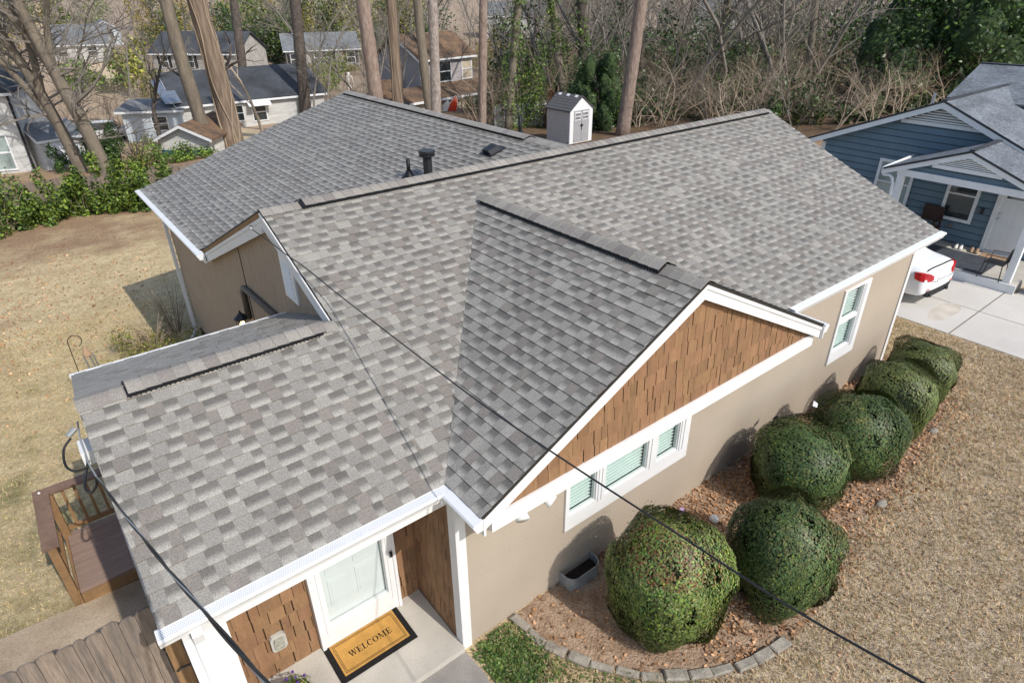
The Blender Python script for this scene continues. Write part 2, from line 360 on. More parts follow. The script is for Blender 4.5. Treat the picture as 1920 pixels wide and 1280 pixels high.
def shingles(name, pts, U, V, parent, seed, lift=0., under='darkgap', expo=.15):
    g = random.Random(seed); U = Vector(U).normalized(); V = Vector(V).normalized(); Nn = U.cross(V); O = Vector(pts[0])
    pl = ccw([((Vector(p)-O).dot(U), (Vector(p)-O).dot(V)) for p in pts]); mb = MB()
    u0 = min(p[0] for p in pl); u1 = max(p[0] for p in pl); v0 = min(p[1] for p in pl); v1 = max(p[1] for p in pl)
    P = lambda u, v, h: O+U*u+V*v+Nn*(h+lift)
    nrow = int((v1-v0)/expo)+1
    for i in range(nrow):
        va = v0+i*expo; vb = va+expo; u = u0-g.random()*.5; tooth = g.random() < .5; rt_ = 1+g.uniform(-.05, .05)
        while u < u1:
            w = g.choice((.10, .12, .13, .15, .17))*g.uniform(.94, 1.08); hb = .013 if tooth else .0085
            k = rt_*g.uniform(.93, 1.07)
            if tooth:
                r = g.random()
                base = (.258, .253, .24) if r < .60 else ((.295, .290, .275) if r < .70 else (.222, .206, .192))
                bands = [(0, 1, 1, 1)]
            else:
                if g.random() < .12: w *= 1.6
                base = (.352, .345, .326); dk = g.uniform(.34, .47)
                bands = [(0, .22, 1.05, .98), (.22, .58, .98, dk*1.2), (.58, 1, dk*1.12, dk)]
                if g.random() < .06: bands = [(0, 1, .95, .86)]
            for f0, f1, t0, t1 in bands:
                q = clip([(u, va+f0*expo), (u+w, va+f0*expo), (u+w, va+f1*expo), (u, va+f1*expo)], pl)
                if len(q) < 3: continue
                vs = []; cs = []
                for a, b in q:
                    fr = (b-va)/expo; h = hb*(1-fr)+.0015; vs.append(P(a, b, h)); ft = (fr-f0)/(f1-f0); kk = k*(t0+(t1-t0)*ft)
                    cs.append(tuple(c*kk for c in base))
                mb.add(vs, [tuple(range(len(q)))], 0, cs)
                if f0 == 0:
                    e = [p for p in q if abs(p[1]-va) < 1e-6]
                    if len(e) == 2:
                        a, b = sorted(p[0] for p in e); dc = tuple(c*.8*k for c in base)
                        mb.add([P(a, va, -.004), P(b, va, -.004), P(b, va, hb+.0015), P(a, va, hb+.0015)], [(0, 1, 2, 3)], 0, dc)
            u += w; tooth = not tooth if g.random() < .985 else tooth
    # deck board below
    mb.prism([P(a, b, -.006) for a, b in pl], Nn*-.035, 1)
    return mb.build(name, ['shingle', under], parent, tone=True)
def ridgecap(name, A, B, dl, dr, parent, seed, vent=None, w=.165):
    """A->B ridge line, dl/dr down-slope unit vectors; vent=(t0,t1) raised part of the ridge"""
    g = random.Random(seed); A = Vector(A); B = Vector(B); L = (B-A).length; d = (B-A)/L; dl = Vector(dl).normalized(); dr = Vector(dr).normalized()
    mb = MB(); n = int(L/.145)
    upv = Vector((0, 0, 1))
    for i in range(n):
        a = L*i/n; b = L*(i+1)/n+.012; mid = (a+b)/2/L; h = .049 if vent and vent[0] < mid < vent[1] else .014
        k = g.uniform(.86, 1.08); c = tuple(x*k for x in ((.30, .287, .268) if g.random() < .75 else (.25, .232, .22)))
        row = []
        for t, hh in ((a, h+.007), (b, h)):
            p = A+d*t
            row.append([p+dl*w+upv*(hh), p+dl*w*.35+upv*(hh+.004), p+upv*(hh-.004), p+dr*w*.35+upv*(hh+.004), p+dr*w+upv*(hh)])
        vs = row[0]+row[1]+[q-upv*.009 for q in row[0]]
        fs = [(j, j+1, j+6, j+5) for j in range(4)]+[(10+j, 11+j, j+1, j) for j in range(4)]
        mb.add(vs, fs, 0, c)
    o = mb.build(name, ['shingle'], parent, tone=True)
    if vent:
        vb = MB(); p = A+d*vent[0]*L; q = A+d*vent[1]*L
        for s in (dl, dr):
            nn = upv-s*upv.dot(s); nn.normalize()
            x0 = p+s*.02+nn*.008; x1 = p+s*(w-.008)+nn*.008
            vb.prism([x0, x1, x1+nn*.032, x0+nn*.032], q-p)
            kk = int((q-p).length/.045)
            for i in range(kk):
                c = p+d*((i+.5)*.045)+s*(w-.008)+nn*.008
                vb.prism([c, c+s*.012, c+s*.012+nn*.024, c+nn*.024], d*.012)
        vb.build('ridge_vent', 'black', o)
    return o
X0, X1, YR, ZR, YE, ZE = -.11, 11.7, 4.27, 4.40, .04, 2.6
XL, XR, XG, ZG, YG = -.06, 6.11, 3.025, 4.16, -.58
XP, YPR, YPB, ZPB = -2.72, 2.27, 4.21, 2.88
XW, YWB, XWR, ZWR = -.18, 13.82, 5.6, 4.37
ms = (ZR-ZE)/(YR-YE); ZPR = ZE+ms*(YPR-YE); mg = (ZG-ZE)/(XG-XL); mw = (ZWR-ZE)/(XWR-XW)
YGR = YE+(ZG-ZE)/ms
house = thing('house', 'single storey beige house with white trim, brown shake gable and grey shingle roof', 'house', (5, 4, 0))
roof_main = shingles('roof', [(X0, YE, ZE), (X1, YE, ZE), (X1, YR, ZR), (X0, YR, ZR)], (1, 0, 0), (0, 1, ms), house, 1)
roof_rear = shingles('roof', [(X1, 2*YR-YE, ZE), (X0, 2*YR-YE, ZE), (X0, YR, ZR), (X1, YR, ZR)], (-1, 0, 0), (0, -1, ms), house, 2)
roof_porch = shingles('roof', [(XP, YE, ZE), (X0, YE, ZE), (X0, YPR, ZPR), (XP, YPR, ZPR)], (1, 0, 0), (0, 1, ms), house, 3, -.002)
mp = (ZPR-ZPB)/(YPB-YPR)
roof_porchb = shingles('roof', [(0, YPB, ZPB), (XP, YPB, ZPB), (XP, YPR, ZPR), (0, YPR, ZPR)], (-1, 0, 0), (0, -1, mp), house, 4)
roof_gl = shingles('roof', [(XL, YE, ZE), (XL, YG, ZE), (XG, YG, ZG), (XG, YGR, ZG)], (0, -1, 0), (1, 0, mg), house, 5, .006)
roof_gr = shingles('roof', [(XR, YG, ZE), (XR, YE, ZE), (XG, YGR, ZG), (XG, YG, ZG)], (0, 1, 0), (-1, 0, mg), house, 6, .006)
yv = 2*YR-YE-(ZWR-ZE)/ms
roof_wing = shingles('roof', [(XW, YWB, ZE), (XW, 2*YR-YE, ZE), (XWR, yv, ZWR), (XWR, YWB-.05, ZWR)], (0, -1, 0), (1, 0, mw), house, 7, .004)
roof_winge = shingles('roof', [(2*XWR-XW, 2*YR-YE, ZE), (2*XWR-XW, YWB, ZE), (XWR, YWB-.05, ZWR), (XWR, yv, ZWR)], (0, 1, 0), (-1, 0, mw), house, 8, .004)
ridgecap('ridge_cap', (X0-.01, YR, ZR), (X1+.01, YR, ZR), (0, -1, -ms), (0, 1, -ms), roof_main, 11, (.045, .985))
ridgecap('ridge_cap', (XG, YG-.01, ZG+.006), (XG, YGR+.1, ZG+.006), (-1, 0, -mg), (1, 0, -mg), roof_gl, 12, (.13, .92))
ridgecap('ridge_cap', (XWR, YWB-.03, ZWR+.004), (XWR, yv-.1, ZWR+.004), (-1, 0, -mw), (1, 0, -mw), roof_wing, 13, (.02, .86))
ridgecap('ridge_cap', (XP-.01, YPR, ZPR), (X0+.0, YPR, ZPR), (0, -1, -ms), (0, 1, -mp), roof_porch, 14, (.16, .93), .16)
# pipes and vents on the wing slope
def wz(x): return ZE+mw*(x-XW)
m = MB(); c = (3.5, 6.69, wz(3.5))
m.lathe([(.15, -.06), (.15, .0), (.075, .07), (.06, .12), (.058, .13)], c, 18); m.tube([(c[0], c[1], c[2]), (c[0], c[1], c[2]+.36)], .038, 12); m.build('vent_pipe', 'black', roof_wing, True)
m = MB(); c = (3.70, 6.30, wz(3.70)); m.lathe([(.085, -.1), (.085, .36), (.10, .37), (.155, .40), (.155, .425), (.135, .43), (.135, .45), (.16, .455), (.16, .49), (.15, .5)], c, 22); m.build('flue_pipe', 'blackmetal', roof_wing)
m = MB(); c = Vector((4.9, 5.85, wz(4.9))); dn = Vector((-1, 0, -mw)).normalized(); nn = Vector((-mw, 0, 1)).normalized(); yy = Vector((0, 1, 0))
m.prism([c+dn*.2-yy*.19+nn*.012, c-dn*.22-yy*.19+nn*.012, c-dn*.22+yy*.19+nn*.012, c+dn*.2+yy*.19+nn*.012], nn*.008)
m.add([c+dn*.13-yy*.13+nn*.02, c+dn*.13+yy*.13+nn*.02, c-dn*.15+yy*.13+nn*.02, c-dn*.15-yy*.13+nn*.02, c+dn*.15-yy*.1+nn*.11, c+dn*.15+yy*.1+nn*.11, c-dn*.08+yy*.1+nn*.12, c-dn*.08-yy*.1+nn*.12], [(0, 1, 5, 4), (1, 2, 6, 5), (2, 3, 7, 6), (3, 0, 4, 7), (4, 5, 6, 7)])
m.build('roof_vent', 'blackmetal', roof_wing)
m = MB(); c = (5.95, 6.3, ZWR-mw*.35); m.lathe([(.14, -.06), (.14, 0), (.07, .07), (.05, .1)], c, 16); m.tube([c, (c[0], c[1], c[2]+.38)], .036, 12); m.build('vent_pipe', 'black', roof_winge, True)

# ------------------------------------------------------------------ walls
def holes(m, x0, x1, z0, z1, hs, y0, y1, mi=0):
    """wall slab in the xz plane with rectangular holes"""
    zs = sorted({z0, z1, *[h[2] for h in hs], *[h[3] for h in hs]})
    for a, b in zip(zs, zs[1:]):
        cur = x0
        for h in sorted([h for h in hs if h[2] <= a+1e-6 and h[3] >= b-1e-6]):
            if h[0] > cur: m.box(cur, h[0], y0, y1, a, b, mi)
            cur = h[1]
        if cur < x1: m.box(cur, x1, y0, y1, a, b, mi)
m = MB(); WN = [(1.60, 3.95, 1.0, 2.1), (7.98, 8.85, 1.0, 2.33)]
holes(m, 0, 10.6, -.25, 2.5, WN, 0, .14); m.build('wall', 'beige', house)
m = MB(); m.prism([(0, .14, -.3), (0, 12.3, -.55), (0, 12.3, 2.66), (0, 8.5, 2.54), (0, YR, ZR-.06), (0, .14, 2.55)], (.12, 0, 0))
m.box(-.006, 0, 6.29, 6.32, -.3, 3.27, 1); m.build('wall', ['beige_grain', 'darkgap'], house)
m = MB(); m.prism([(.05, 3, -.95), (.05, 12.25, -1.4), (.05, 12.25, -.5), (.05, 3, -.3)], (.1, 0, 0)); m.box(0.05, 11, 12.2, 12.3, -1.6, 2.5); m.build('foundation', 'darkgap', house)
m = MB(); m.prism([(10.6, .14, -.2), (10.6, 8.5, -.9), (10.6, 8.5, 2.5), (10.6, YR, ZR-.06), (10.6, .14, 2.5)], (-.12, 0, 0)); m.build('wall', 'beige', house)
m = MB(); m.prism([(-2.6, 1.16, -.3), (-2.6, 4.1, -.4), (-2.6, 4.1, 2.85), (-2.6, YPR, ZPR-.06), (-2.6, 1.16, 2.95)], (.12, 0, 0)); m.box(-2.6, 0, 4.0, 4.1, -.3, 2.85); m.build('wall', 'beige', house)
# shakes
def shakes(name, pts, U, V, parent, seed, row=.19, th=.014):
    g = random.Random(seed); U = Vector(U); V = Vector(V); N = U.cross(V); O = Vector(pts[0]); mb = MB()
    pl = ccw([((Vector(p)-O).dot(U), (Vector(p)-O).dot(V)) for p in pts])
    u0 = min(p[0] for p in pl); u1 = max(p[0] for p in pl); v0 = min(p[1] for p in pl); v1 = max(p[1] for p in pl)
    mb.add([O+U*a+V*b for a, b in pl], [tuple(range(len(pl)))], 1)
    for i in range(int((v1-v0)/row)+1):
        u = u0-g.random()*.2
        while u < u1:
            w = g.choice((.09, .12, .15, .18, .23))*g.uniform(.9, 1.12); gap = g.choice((.004, .006, .009, .013, .017)); st = g.choice((0, 0, 0, .012, .025))
            q = clip([(u+gap, v0+i*row-st), (u+w, v0+i*row-st), (u+w, v0+(i+1)*row), (u+gap, v0+(i+1)*row)], pl)
            if len(q) >= 3:
                k = g.uniform(.86, 1.1)*(.82 if g.random() < .07 else 1)
                lo = v0+i*row-st
                a = [O+U*x+V*y+N*.002 for x, y in q]; b = [O+U*x+V*y+N*(.004+th*(1-.75*(y-lo)/row)) for x, y in q]; n = len(q)
                mb.add(a+b, [tuple(range(n, 2*n))]+[(j, (j+1) % n, n+(j+1) % n, n+j) for j in range(n)], 0, (k, k*g.uniform(.96, 1.03), k))
            u += w
    return mb.build(name, ['brown', 'brown_gap'], parent, tone=True)
PY = -.48
shakes('gable_siding', [(.12, PY, 2.465), (5.93, PY, 2.465), (XG+.02, PY, ZG-.20), (XG-.02, PY, ZG-.20)], (1, 0, 0), (0, 0, 1), house, 21)
shakes('porch_siding', [(-2.6, 1.02, .1), (-1.37, 1.02, .1), (-1.37, 1.02, 2.4), (-2.6, 1.02, 2.4)], (1, 0, 0), (0, 0, 1), house, 22, .20)
shakes('porch_siding', [(-.31, 1.02, .1), (0, 1.02, .1), (0, 1.02, 2.4), (-.31, 1.02, 2.4)], (1, 0, 0), (0, 0, 1), house, 24, .20)
shakes('porch_siding', [(-.004, 1.02, .1), (-.004, .0, .1), (-.004, .0, 2.5), (-.004, 1.02, 2.7)], (0, -1, 0), (0, 0, 1), house, 23, .20)
# pediment boards
m = MB(); m.box(.1, 6.0, PY-.045, PY+.02, 2.275, 2.475)
m.build('frieze_board', 'white', house)
m = MB(); m.box(.16, 5.96, PY+.022, -.002, 2.285, 2.30); m.build('soffit', 'white', house)
m = MB()
for sx, xe in ((1, XL), (-1, XR)):
    c = math.hypot(1, mg)
    p = Vector((xe, YG+.012, ZE-.035)); q = Vector((XG, YG+.012, ZG-.035))
    m.prism([p, q, q-Vector((0, 0, .185)), p-Vector((0, 0, .185)) if sx < 0 else p-Vector((0, 0, .17))], (0, .035, 0))
    p = Vector((xe, YG+.0, ZE-.035)); q = Vector((XG, YG+.0, ZG-.035))
    m.prism([p, q, q-Vector((0, 0, .055)), p-Vector((0, 0, .055))], (0, .011, 0))
m.build('rake_board', 'white', house)
for a, b in ((.16, .3), (5.8, 5.95)): m = MB(); m.box(a, b, PY+.022, -.002, 2.302, 2.46); m.build('eave_return', 'white', house)
m = MB()   # left gable rakes
for s, y1 in ((-1, YE), (1, 2*YR-YE)):
    m.prism([(X0-.02, y1, ZE-.035), (X0-.02, YR, ZR-.035), (X0-.02, YR, ZR-(.22 if s < 0 else .31)), (X0-.02, y1, ZE-(.20 if s < 0 else .29))], (.03, 0, 0))
m.prism([(X0-.032, 2*YR-YE, ZE-.105), (X0-.032, YR, ZR-.105), (X0-.032, YR, ZR-.16), (X0-.032, 2*YR-YE, ZE-.16)], (.011, 0, 0)); m.prism([(X0-.026, 2*YR-YE, ZE-.03), (X0-.026, YR, ZR-.03), (X0-.026, YR, ZR-.105), (X0-.026, 2*YR-YE, ZE-.105)], (.005, 0, 0), 1)
m.prism([(X0+.012, 2*YR-YE, ZE-.19), (X0+.012, YR, ZR-.21), (-.002, YR, ZR-.21), (-.002, 2*YR-YE, ZE-.19)], (0, 0, .012))
m.build('rake_board', ['white', 'newwood'], house)
m = MB(); m.prism([(X1-.01, YE, ZE-.035), (X1-.01, YR, ZR-.035), (X1-.01, YR, ZR-.2), (X1-.01, YE, ZE-.2)], (.03, 0, 0))
m.prism([(10.62, YE, ZE-.2), (10.62, YR, ZR-.2), (X1-.02, YR, ZR-.2), (X1-.02, YE, ZE-.2)], (0, 0, .012)); m.build('rake_board', 'white', house)
m = MB(); m.prism([(XP+.0, YE, ZE-.04), (XP+.0, YPR, ZPR-.04), (XP+.0, YPB, ZPB-.04), (XP+.0, YPB, ZPB-.16), (XP+.0, YPR, ZPR-.2), (XP+.0, YE, ZE-.2)], (.02, 0, 0)); m.build('rake_board', 'fencewood', house)
# gutters (profile in d outward, z) and fascia
GP = [(0, .0), (.105, -.012), (.118, -.03), (.108, -.055), (.088, -.085), (.075, -.125), (0, -.125)]
def gutter(A, B, out, top=ZE+.004, parent=house, guard=False):
    A = Vector((*A, 0)); B = Vector((*B, 0)); o = Vector((*out, 0)); m = MB()
    m.prism([A+o*d+Vector((0, 0, top+z)) for d, z in GP], B-A)
    n = m.build('gutter', 'vinyl', parent)
    f = MB(); f.prism([A-o*.004+Vector((0, 0, top-.02)), A-o*.004+Vector((0, 0, top-.21)), A-o*.03+Vector((0, 0, top-.21)), A-o*.03+Vector((0, 0, top-.02))], B-A); f.build('fascia', 'white', parent)
    if guard:
        gm = MB(); d = (B-A).normalized(); L = (B-A).length
        for k in range(int(L/.016)):
            for r in range(5):
                c = A+d*(.01+k*.016+(r % 2)*.008)+o*(.022+r*.017)+Vector((0, 0, top-.0016-.0019*r+.0012))
                gm.add([c, c+d*.006, c+d*.006+o*.008-Vector((0, 0, .0009)), c+o*.008-Vector((0, 0, .0009))], [(0, 1, 2, 3)])
        gm.build('gutter_guard', mat('guard_holes', (.36, .39, .42), .7, .05), n)
    return n
gutter((XP-.03, YE), (XL-.105, YE), (0, -1), guard=True)
gutter((XL, YE-.10), (XL, YG-.03), (-1, 0))
m = MB(); m.box(XL-.12, XL+.01, YE-.118, YE+.03, ZE-.123, ZE-.004); m.build('gutter_corner', 'vinyl', house)
gutter((XR+.12, YE), (X1+.06, YE), (0, -1))
gutter((XR, YG-.03), (XR, YE-.12), (1, 0))
gutter((XW, 2*YR-YE-.25), (XW, YWB+.05), (-1, 0))
m = MB(); m.prism([(XP-.02, YPB, ZPB-.03), (-.05, YPB, ZPB-.03), (-.05, YPB+.035, ZPB-.03), (XP-.02, YPB+.035, ZPB-.03)], (0, 0, .045)); m.box(XP, 0, YPB-.02, YPB-.003, ZPB-.16, ZPB-.03, 1); m.build('eave_trim', ['white', 'newwood'], house)
# downspout at the wing's rear corner, elbow at its foot; one by the porch post
def dspout(pts, w=.075, mname='vinyl'):
    m = MB()
    for a, b in zip(pts, pts[1:]): m.bar(a, b, w, w*.8, (0, 1, 0) if abs(Vector(b)[2]-Vector(a)[2]) > .3 else (0, 0, 1))
    return m.build('downspout', mname, house)
dspout([(-.24, 12.22, 2.5), (-.075, 12.26, 2.28), (-.075, 12.26, -.78), (-.22, 12.2, -.93)])
dspout([(-2.49, -.05, 2.47), (-2.49, .0, 2.33), (-2.47, .06, .16)], .08)
# corner trims, porch frame
for b_ in ((-.015, .10, -.028, -.003, .0, 2.42), (-.028, -.016, -.028, .11, .0, 2.42), (10.52, 10.63, -.022, -.003, -.12, 2.42)):
    m = MB(); m.box(*b_); m.build('corner_trim', 'white', house)
m = MB(); m.box(-2.60, -2.27, -.0, .16, .08, 2.38); m.build('porch_post', 'white', house)
m = MB(); m.box(-2.6, -.03, .065, .15, 2.30, 2.44); m.box(-2.6, -.01, .15, 1.01, 2.40, 2.42); m.build('porch_ceiling', 'white', house)
m = MB(); m.box(-2.75, -.03, -.06, 1.02, -.22, .1); m.build('porch_floor', 'concrete', house)
# windows
def window(x0, x1, z0, z1, panes, blinds=True, rail=None, sill=.0):
    """panes: glass rectangles; the frame is what is left"""
    m = MB(); holes(m, x0, x1, z0, z1, panes, -.03, .05)
    for p in panes:
        holes(m, p[0], p[1], p[2], p[3], [(p[0]+.012, p[1]-.012, p[2]+.014, p[3]-.014)], -.008, .04)
    w = m.build('window', 'white', house)
    for p in panes:
        q = MB(); q.add([(p[0], .012, p[2]), (p[1], .012, p[2]), (p[1], .012, p[3]), (p[0], .012, p[3])], [(0, 1, 2, 3)]); q.build('pane', 'pane', w)
        b = MB(); b.box(p[0], p[1], .13, .135, p[2]-.1, p[3], 1)
        k = int((p[3]-p[2])/.055)
        for i in range(k):
            z = p[2]+.03+i*.055; b.box(p[0]+.006, p[1]-.006, .05, .083, z, z+.006)
        b.build('blind', ['blind', 'glassteal'], w)
    return w
window(1.57, 3.97, .92, 2.17, [(1.635, 2.095, 1.155, 2.1), (2.265, 3.075, 1.155, 2.1), (3.275, 3.73, 1.155, 2.1)])
for a, b in ((2.13, 2.16), (2.19, 2.21), (3.13, 3.16), (3.76, 3.79), (3.83, 3.85)): m = MB(); m.box(a, b, -.042, -.031, 1.12, 2.1); m.build('window_track', 'vinyl', house)
window(7.95, 8.88, .93, 2.40, [(8.02, 8.62, 1.80, 2.36), (8.02, 8.62, 1.17, 1.73)])
for a, b in ((8.655, 8.68), (8.71, 8.74)): m = MB(); m.box(a, b, -.042, -.031, 1.12, 2.36); m.build('window_track', 'vinyl', house)
# front door: white frame, storm glass, panelled door behind
d = MB(); holes(d, -1.37, -.31, .1, 2.3, [(-1.22, -.46, .42, 2.14)], .94, 1.015)
d.box(-1.37, -1.33, .925, .939, .1, 2.3); d.box(-.35, -.31, .925, .939, .1, 2.3); d.box(-1.28, -1.262, .93, .939, .3, 2.2); d.box(-.42, -.405, .93, .939, .3, 2.2)
door = d.build('front_door', 'white', house)
g = MB(); g.add([(-1.22, .965, .42), (-.46, .965, .42), (-.46, .965, 2.14), (-1.22, .965, 2.14)], [(0, 1, 2, 3)]); g.build('storm_glass', 'pane2', door)
g = MB(); g.box(-1.22, -.46, 1.03, 1.05, .3, 2.2)
for a, b in ((-1.14, -.88), (-.80, -.54)):
    for c, e in ((.62, 1.05), (1.15, 2.0)):
        g.box(a, b, 1.022, 1.0295, c, e); g.box(a+.03, b-.03, 1.018, 1.0225, c+.03, e-.03)
g.build('door_panel', 'doorpaint', door)
g = MB(); g.box(-.385, -.36, .9, .925, 1.02, 1.10); g.build('door_handle', 'black', door)
# bulkhead light, flood lights, wall lamp, conduit, gable vent
m = MB(); c = Vector((-1.80, 1.0, .62))
m.prism([c+Vector((x*.085, 0, z*.12)) for x, z in ((-1, -.7), (-.7, -1), (.7, -1), (1, -.7), (1, .7), (.7, 1), (-.7, 1), (-1, .7))], (0, -.045, 0))
m.prism([c+Vector((x*.055, -.045, z*.085)) for x, z in ((-1, -.7), (-.7, -1), (.7, -1), (1, -.7), (1, .7), (.7, 1), (-.7, 1), (-1, .7))], (0, -.02, 0), 1)
m.build('bulkhead_light', [mat('fitting_grey', (.46, .45, .40), .6), mat('frosted_glass', (.33, .32, .27), .25, .3, 30)], house)
m = MB()
for x, dx in ((.62, -.05), (.86, .06)):
    m.tube([(x, -.30, 2.28), (x+dx*.4, -.32, 2.20), (x+dx, -.38, 2.16), (x+dx*1.6, -.46, 2.12)], [.03, .035, .06, .075], 14)
m.box(.66, .84, -.36, -.26, 2.24, 2.283); m.build('flood_light', 'white', house, True)
m = MB(); m.prism([(-.03, y, z) for y, z in ((4.12, 3.90), (3.66, 3.76), (3.66, 3.20), (4.12, 3.20))], (.03, 0, 0))
for i in range(7): m.prism([(-.045, 4.02, 3.27+i*.07), (-.045, 3.76, 3.27+i*.07), (-.031, 3.76, 3.31+i*.07), (-.031, 4.02, 3.31+i*.07)], (.008, 0, .004), 1)
m.build('gable_vent', ['vinyl', 'trim'], house)
m = MB(); m.tube([(-.05, 6.45, 1.9), (-.05, 6.45, 2.42), (-.05, 6.36, 2.52), (-.05, 6.25, 2.54), (-.05, 4.5, 2.62)], .05, 10)
m.build('conduit', mat('conduit_brown', (.135, .115, .095), .6), house, True)
l = MB(); lc = (-.17, 6.50, 1.90); l.lathe([(.075, -.16), (.05, -.19), (.085, -.15), (.09, -.145)], lc, 8); l.lathe([(.125, .02), (.12, .045), (.05, .11), (.02, .13), (.015, .17)], lc, 12)
for k in range(6):
    a = k*math.pi/3; l.tube([(lc[0]+.075*math.cos(a), lc[1]+.075*math.sin(a), lc[2]-.15), (lc[0]+.1*math.cos(a), lc[1]+.1*math.sin(a), lc[2]+.03)], .008, 5)
l.tube([(lc[0], lc[1], lc[2]-.18), (lc[0]+.02, lc[1], lc[2]-.28), (-.03, lc[1], lc[2]-.24), (-.005, lc[1], lc[2]-.2)], .014, 8)
wl = l.build('wall_lamp', 'blackmetal', house)
l = MB(); l.lathe([(.03, -.13), (.045, -.08), (.03, -.02)], lc, 10); l.build('bulb', 'lamp', wl, True)
# meter box with cable loops at the porch rake
m = MB(); m.box(-2.84, -2.73, 2.16, 2.42, 2.90, 3.05); m.build('junction_box', 'trim', house)
m = MB()
def loop(c, r, a0, a1, n=14): return [(c[0]+.02*math.sin(i), c[1]+r*math.cos(a0+(a1-a0)*i/n), c[2]+r*1.0*math.sin(a0+(a1-a0)*i/n)) for i in range(n+1)]
m.tube(spline([(-2.88, 2.6, 3.0), (-2.97, 2.55, 2.93), (-3.0, 2.4, 2.84), (-2.94, 2.24, 2.84), (-2.84, 2.1, 2.92), (-2.8, 2.0, 3.0)], 5), .012, 8)
m.tube(spline([(-2.8, 2.15, 2.96), (-2.87, 2.05, 2.86), (-2.90, 1.93, 2.81), (-2.86, 1.82, 2.82), (-2.80, 1.76, 2.92), (-2.78, 1.72, 3.02)], 5), .013, 8)
m.build('cable_loop', 'cable', house)
m = MB(); m.tube([(-2.82, 2.62, 3.08), (-2.9, 2.58, 3.04)], .03, 8); m.tube([(-2.78, 2.66, 3.12), (-2.8, 2.4, 3.1), (-2.8, 2.0, 3.02), (-2.77, 1.7, 3.04)], .008, 6); m.build('clamp', 'cablegrey', house)
# dark skirting box at rear-left of the porch roof
m = MB(); m.box(-2.68, -2.6, 3.0, 3.08, -.2, 2.9); m.build('porch_post', 'fencewood', house)

# ------------------------------------------------------------------ front bed, shrubs, walk
def shrub(mesh_seed, n, tint, kind):
    g = np.random.default_rng(mesh_seed)
    d = g.normal(0, 1, (n, 3)); d /= np.linalg.norm(d, axis=1)[:, None]
    a0, a1, a2 = g.uniform(0, 6.28, 3)
    f = lambda q: .05*np.sin(q[:, 0]*2.6+a0)*np.cos(q[:, 1]*2.9+a1)+.05*np.sin(q[:, 0]*5+mesh_seed)*np.cos(q[:, 1]*4.3)+.04*np.sin(q[:, 2]*6+q[:, 0]*6+a2)+.022*np.sin(q[:, 1]*13)*np.cos(q[:, 2]*11+q[:, 0]*9)
    p4 = (np.abs(d)**3.1).sum(1)**(-1/3.1)          # a little boxy, as clipped with shears
    r = p4*.91+f(d)-np.abs(g.normal(0, .05, n))
    st = g.random(n) < .012; r[st] += g.uniform(.03, .10, st.sum())
    pn = np.sin(d[:, 0]*3.1+2*mesh_seed)+np.cos(d[:, 1]*3.7+d[:, 2]*2)
    hole = (np.sin(d[:, 0]*7.3+a1)*np.sin(d[:, 1]*6.7+a2)*np.sin(d[:, 2]*6.1+a0) > .45) & (g.random(n) < .8); r[hole] -= .10
    P = d*r[:, None]; flat = P[:, 2] > .5; P[flat, 2] = .5+(P[flat, 2]-.5)*.84
    P[:, 2] = np.maximum(P[:, 2], -.97)
    k = g.uniform(.55, 1.5, n)*(1+.12*pn); T = np.stack([k*tint[0]*g.uniform(.8, 1.25, n), k*tint[1], k*tint[2]*g.uniform(.7, 1.3, n)], 1)
    tp = np.clip(d[:, 2], 0, 1)
    br = g.random(n) < np.clip(.05+(.5 if kind == 'light' else .36)*tp**1.6*(pn > -.5), .03, .45)
    T[br] = np.array([2.5, 1.55, 1.6])*g.uniform(.5, 1.35, br.sum())[:, None]
    yl = g.random(n) < (.2 if kind == 'light' else .09); T[yl] *= np.array([1.75, 1.5, 1.1])
    if kind == 'light':
        red = (g.random(n) < .34) & (d[:, 2] > .5) & (d[:, 0] < .1); T[red] = np.array([3.8, 1.2, 1.4])*g.uniform(.5, 1.1, red.sum())[:, None]
        pl = (g.random(n) < .13); T[pl] = np.array([4.6, 3.0, 3.2])*g.uniform(.7, 1.1, pl.sum())[:, None]
    nn = d.copy(); nn[:, 2] += .25
    return leafcloud('shrub_leaves', P, nn, .052, ['boxwood'], T, mesh_seed, .6, 1.15)
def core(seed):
    m = MB(); m.ball((0, 0, -.03), (.80, .80, .74), 20, 12); me = m.mesh('shrub_core', 'block_core', True); return me  # solid dark ellipsoid added inside the leaves to stop light leaking through
SH = [('light', 2.16, -1.22, .78, .70, .92, 'large clipped round shrub with yellow green leaves and reddish tips nearest the porch'),
      ('dark', 3.62, -1.84, .72, .65, .85, 'large dark green clipped round shrub standing farthest out on the lawn side'),
      ('dark', 5.47, -1.02, .65, .72, .70, 'dark green rounded shrub against the wall, third along from the porch corner'),
      ('dark', 6.83, -1.22, .66, .68, .76, 'dark clipped shrub in the middle of the back row under the right window'),
      ('dark', 8.38, -1.12, .64, .66, .73, 'clipped shrub with brownish top beside the right window, fifth from the porch'),
      ('dark', 9.9, -.95, .54, .63, .60, 'smallest browning clipped shrub at the right corner of the beige house')]
lm = {('light', 0): shrub(3, 42000, (2.3, 2.05, 1.4), 'light'), ('dark', 0): shrub(5, 36000, (1.2, 1.2, 1.0), 'dark'), ('dark', 1): shrub(8, 36000, (1.2, 1.15, 1.0), 'dark'), ('dark', 2): shrub(9, 36000, (1.7, 1.35, 1.1), 'dark')}
cm = core(1)
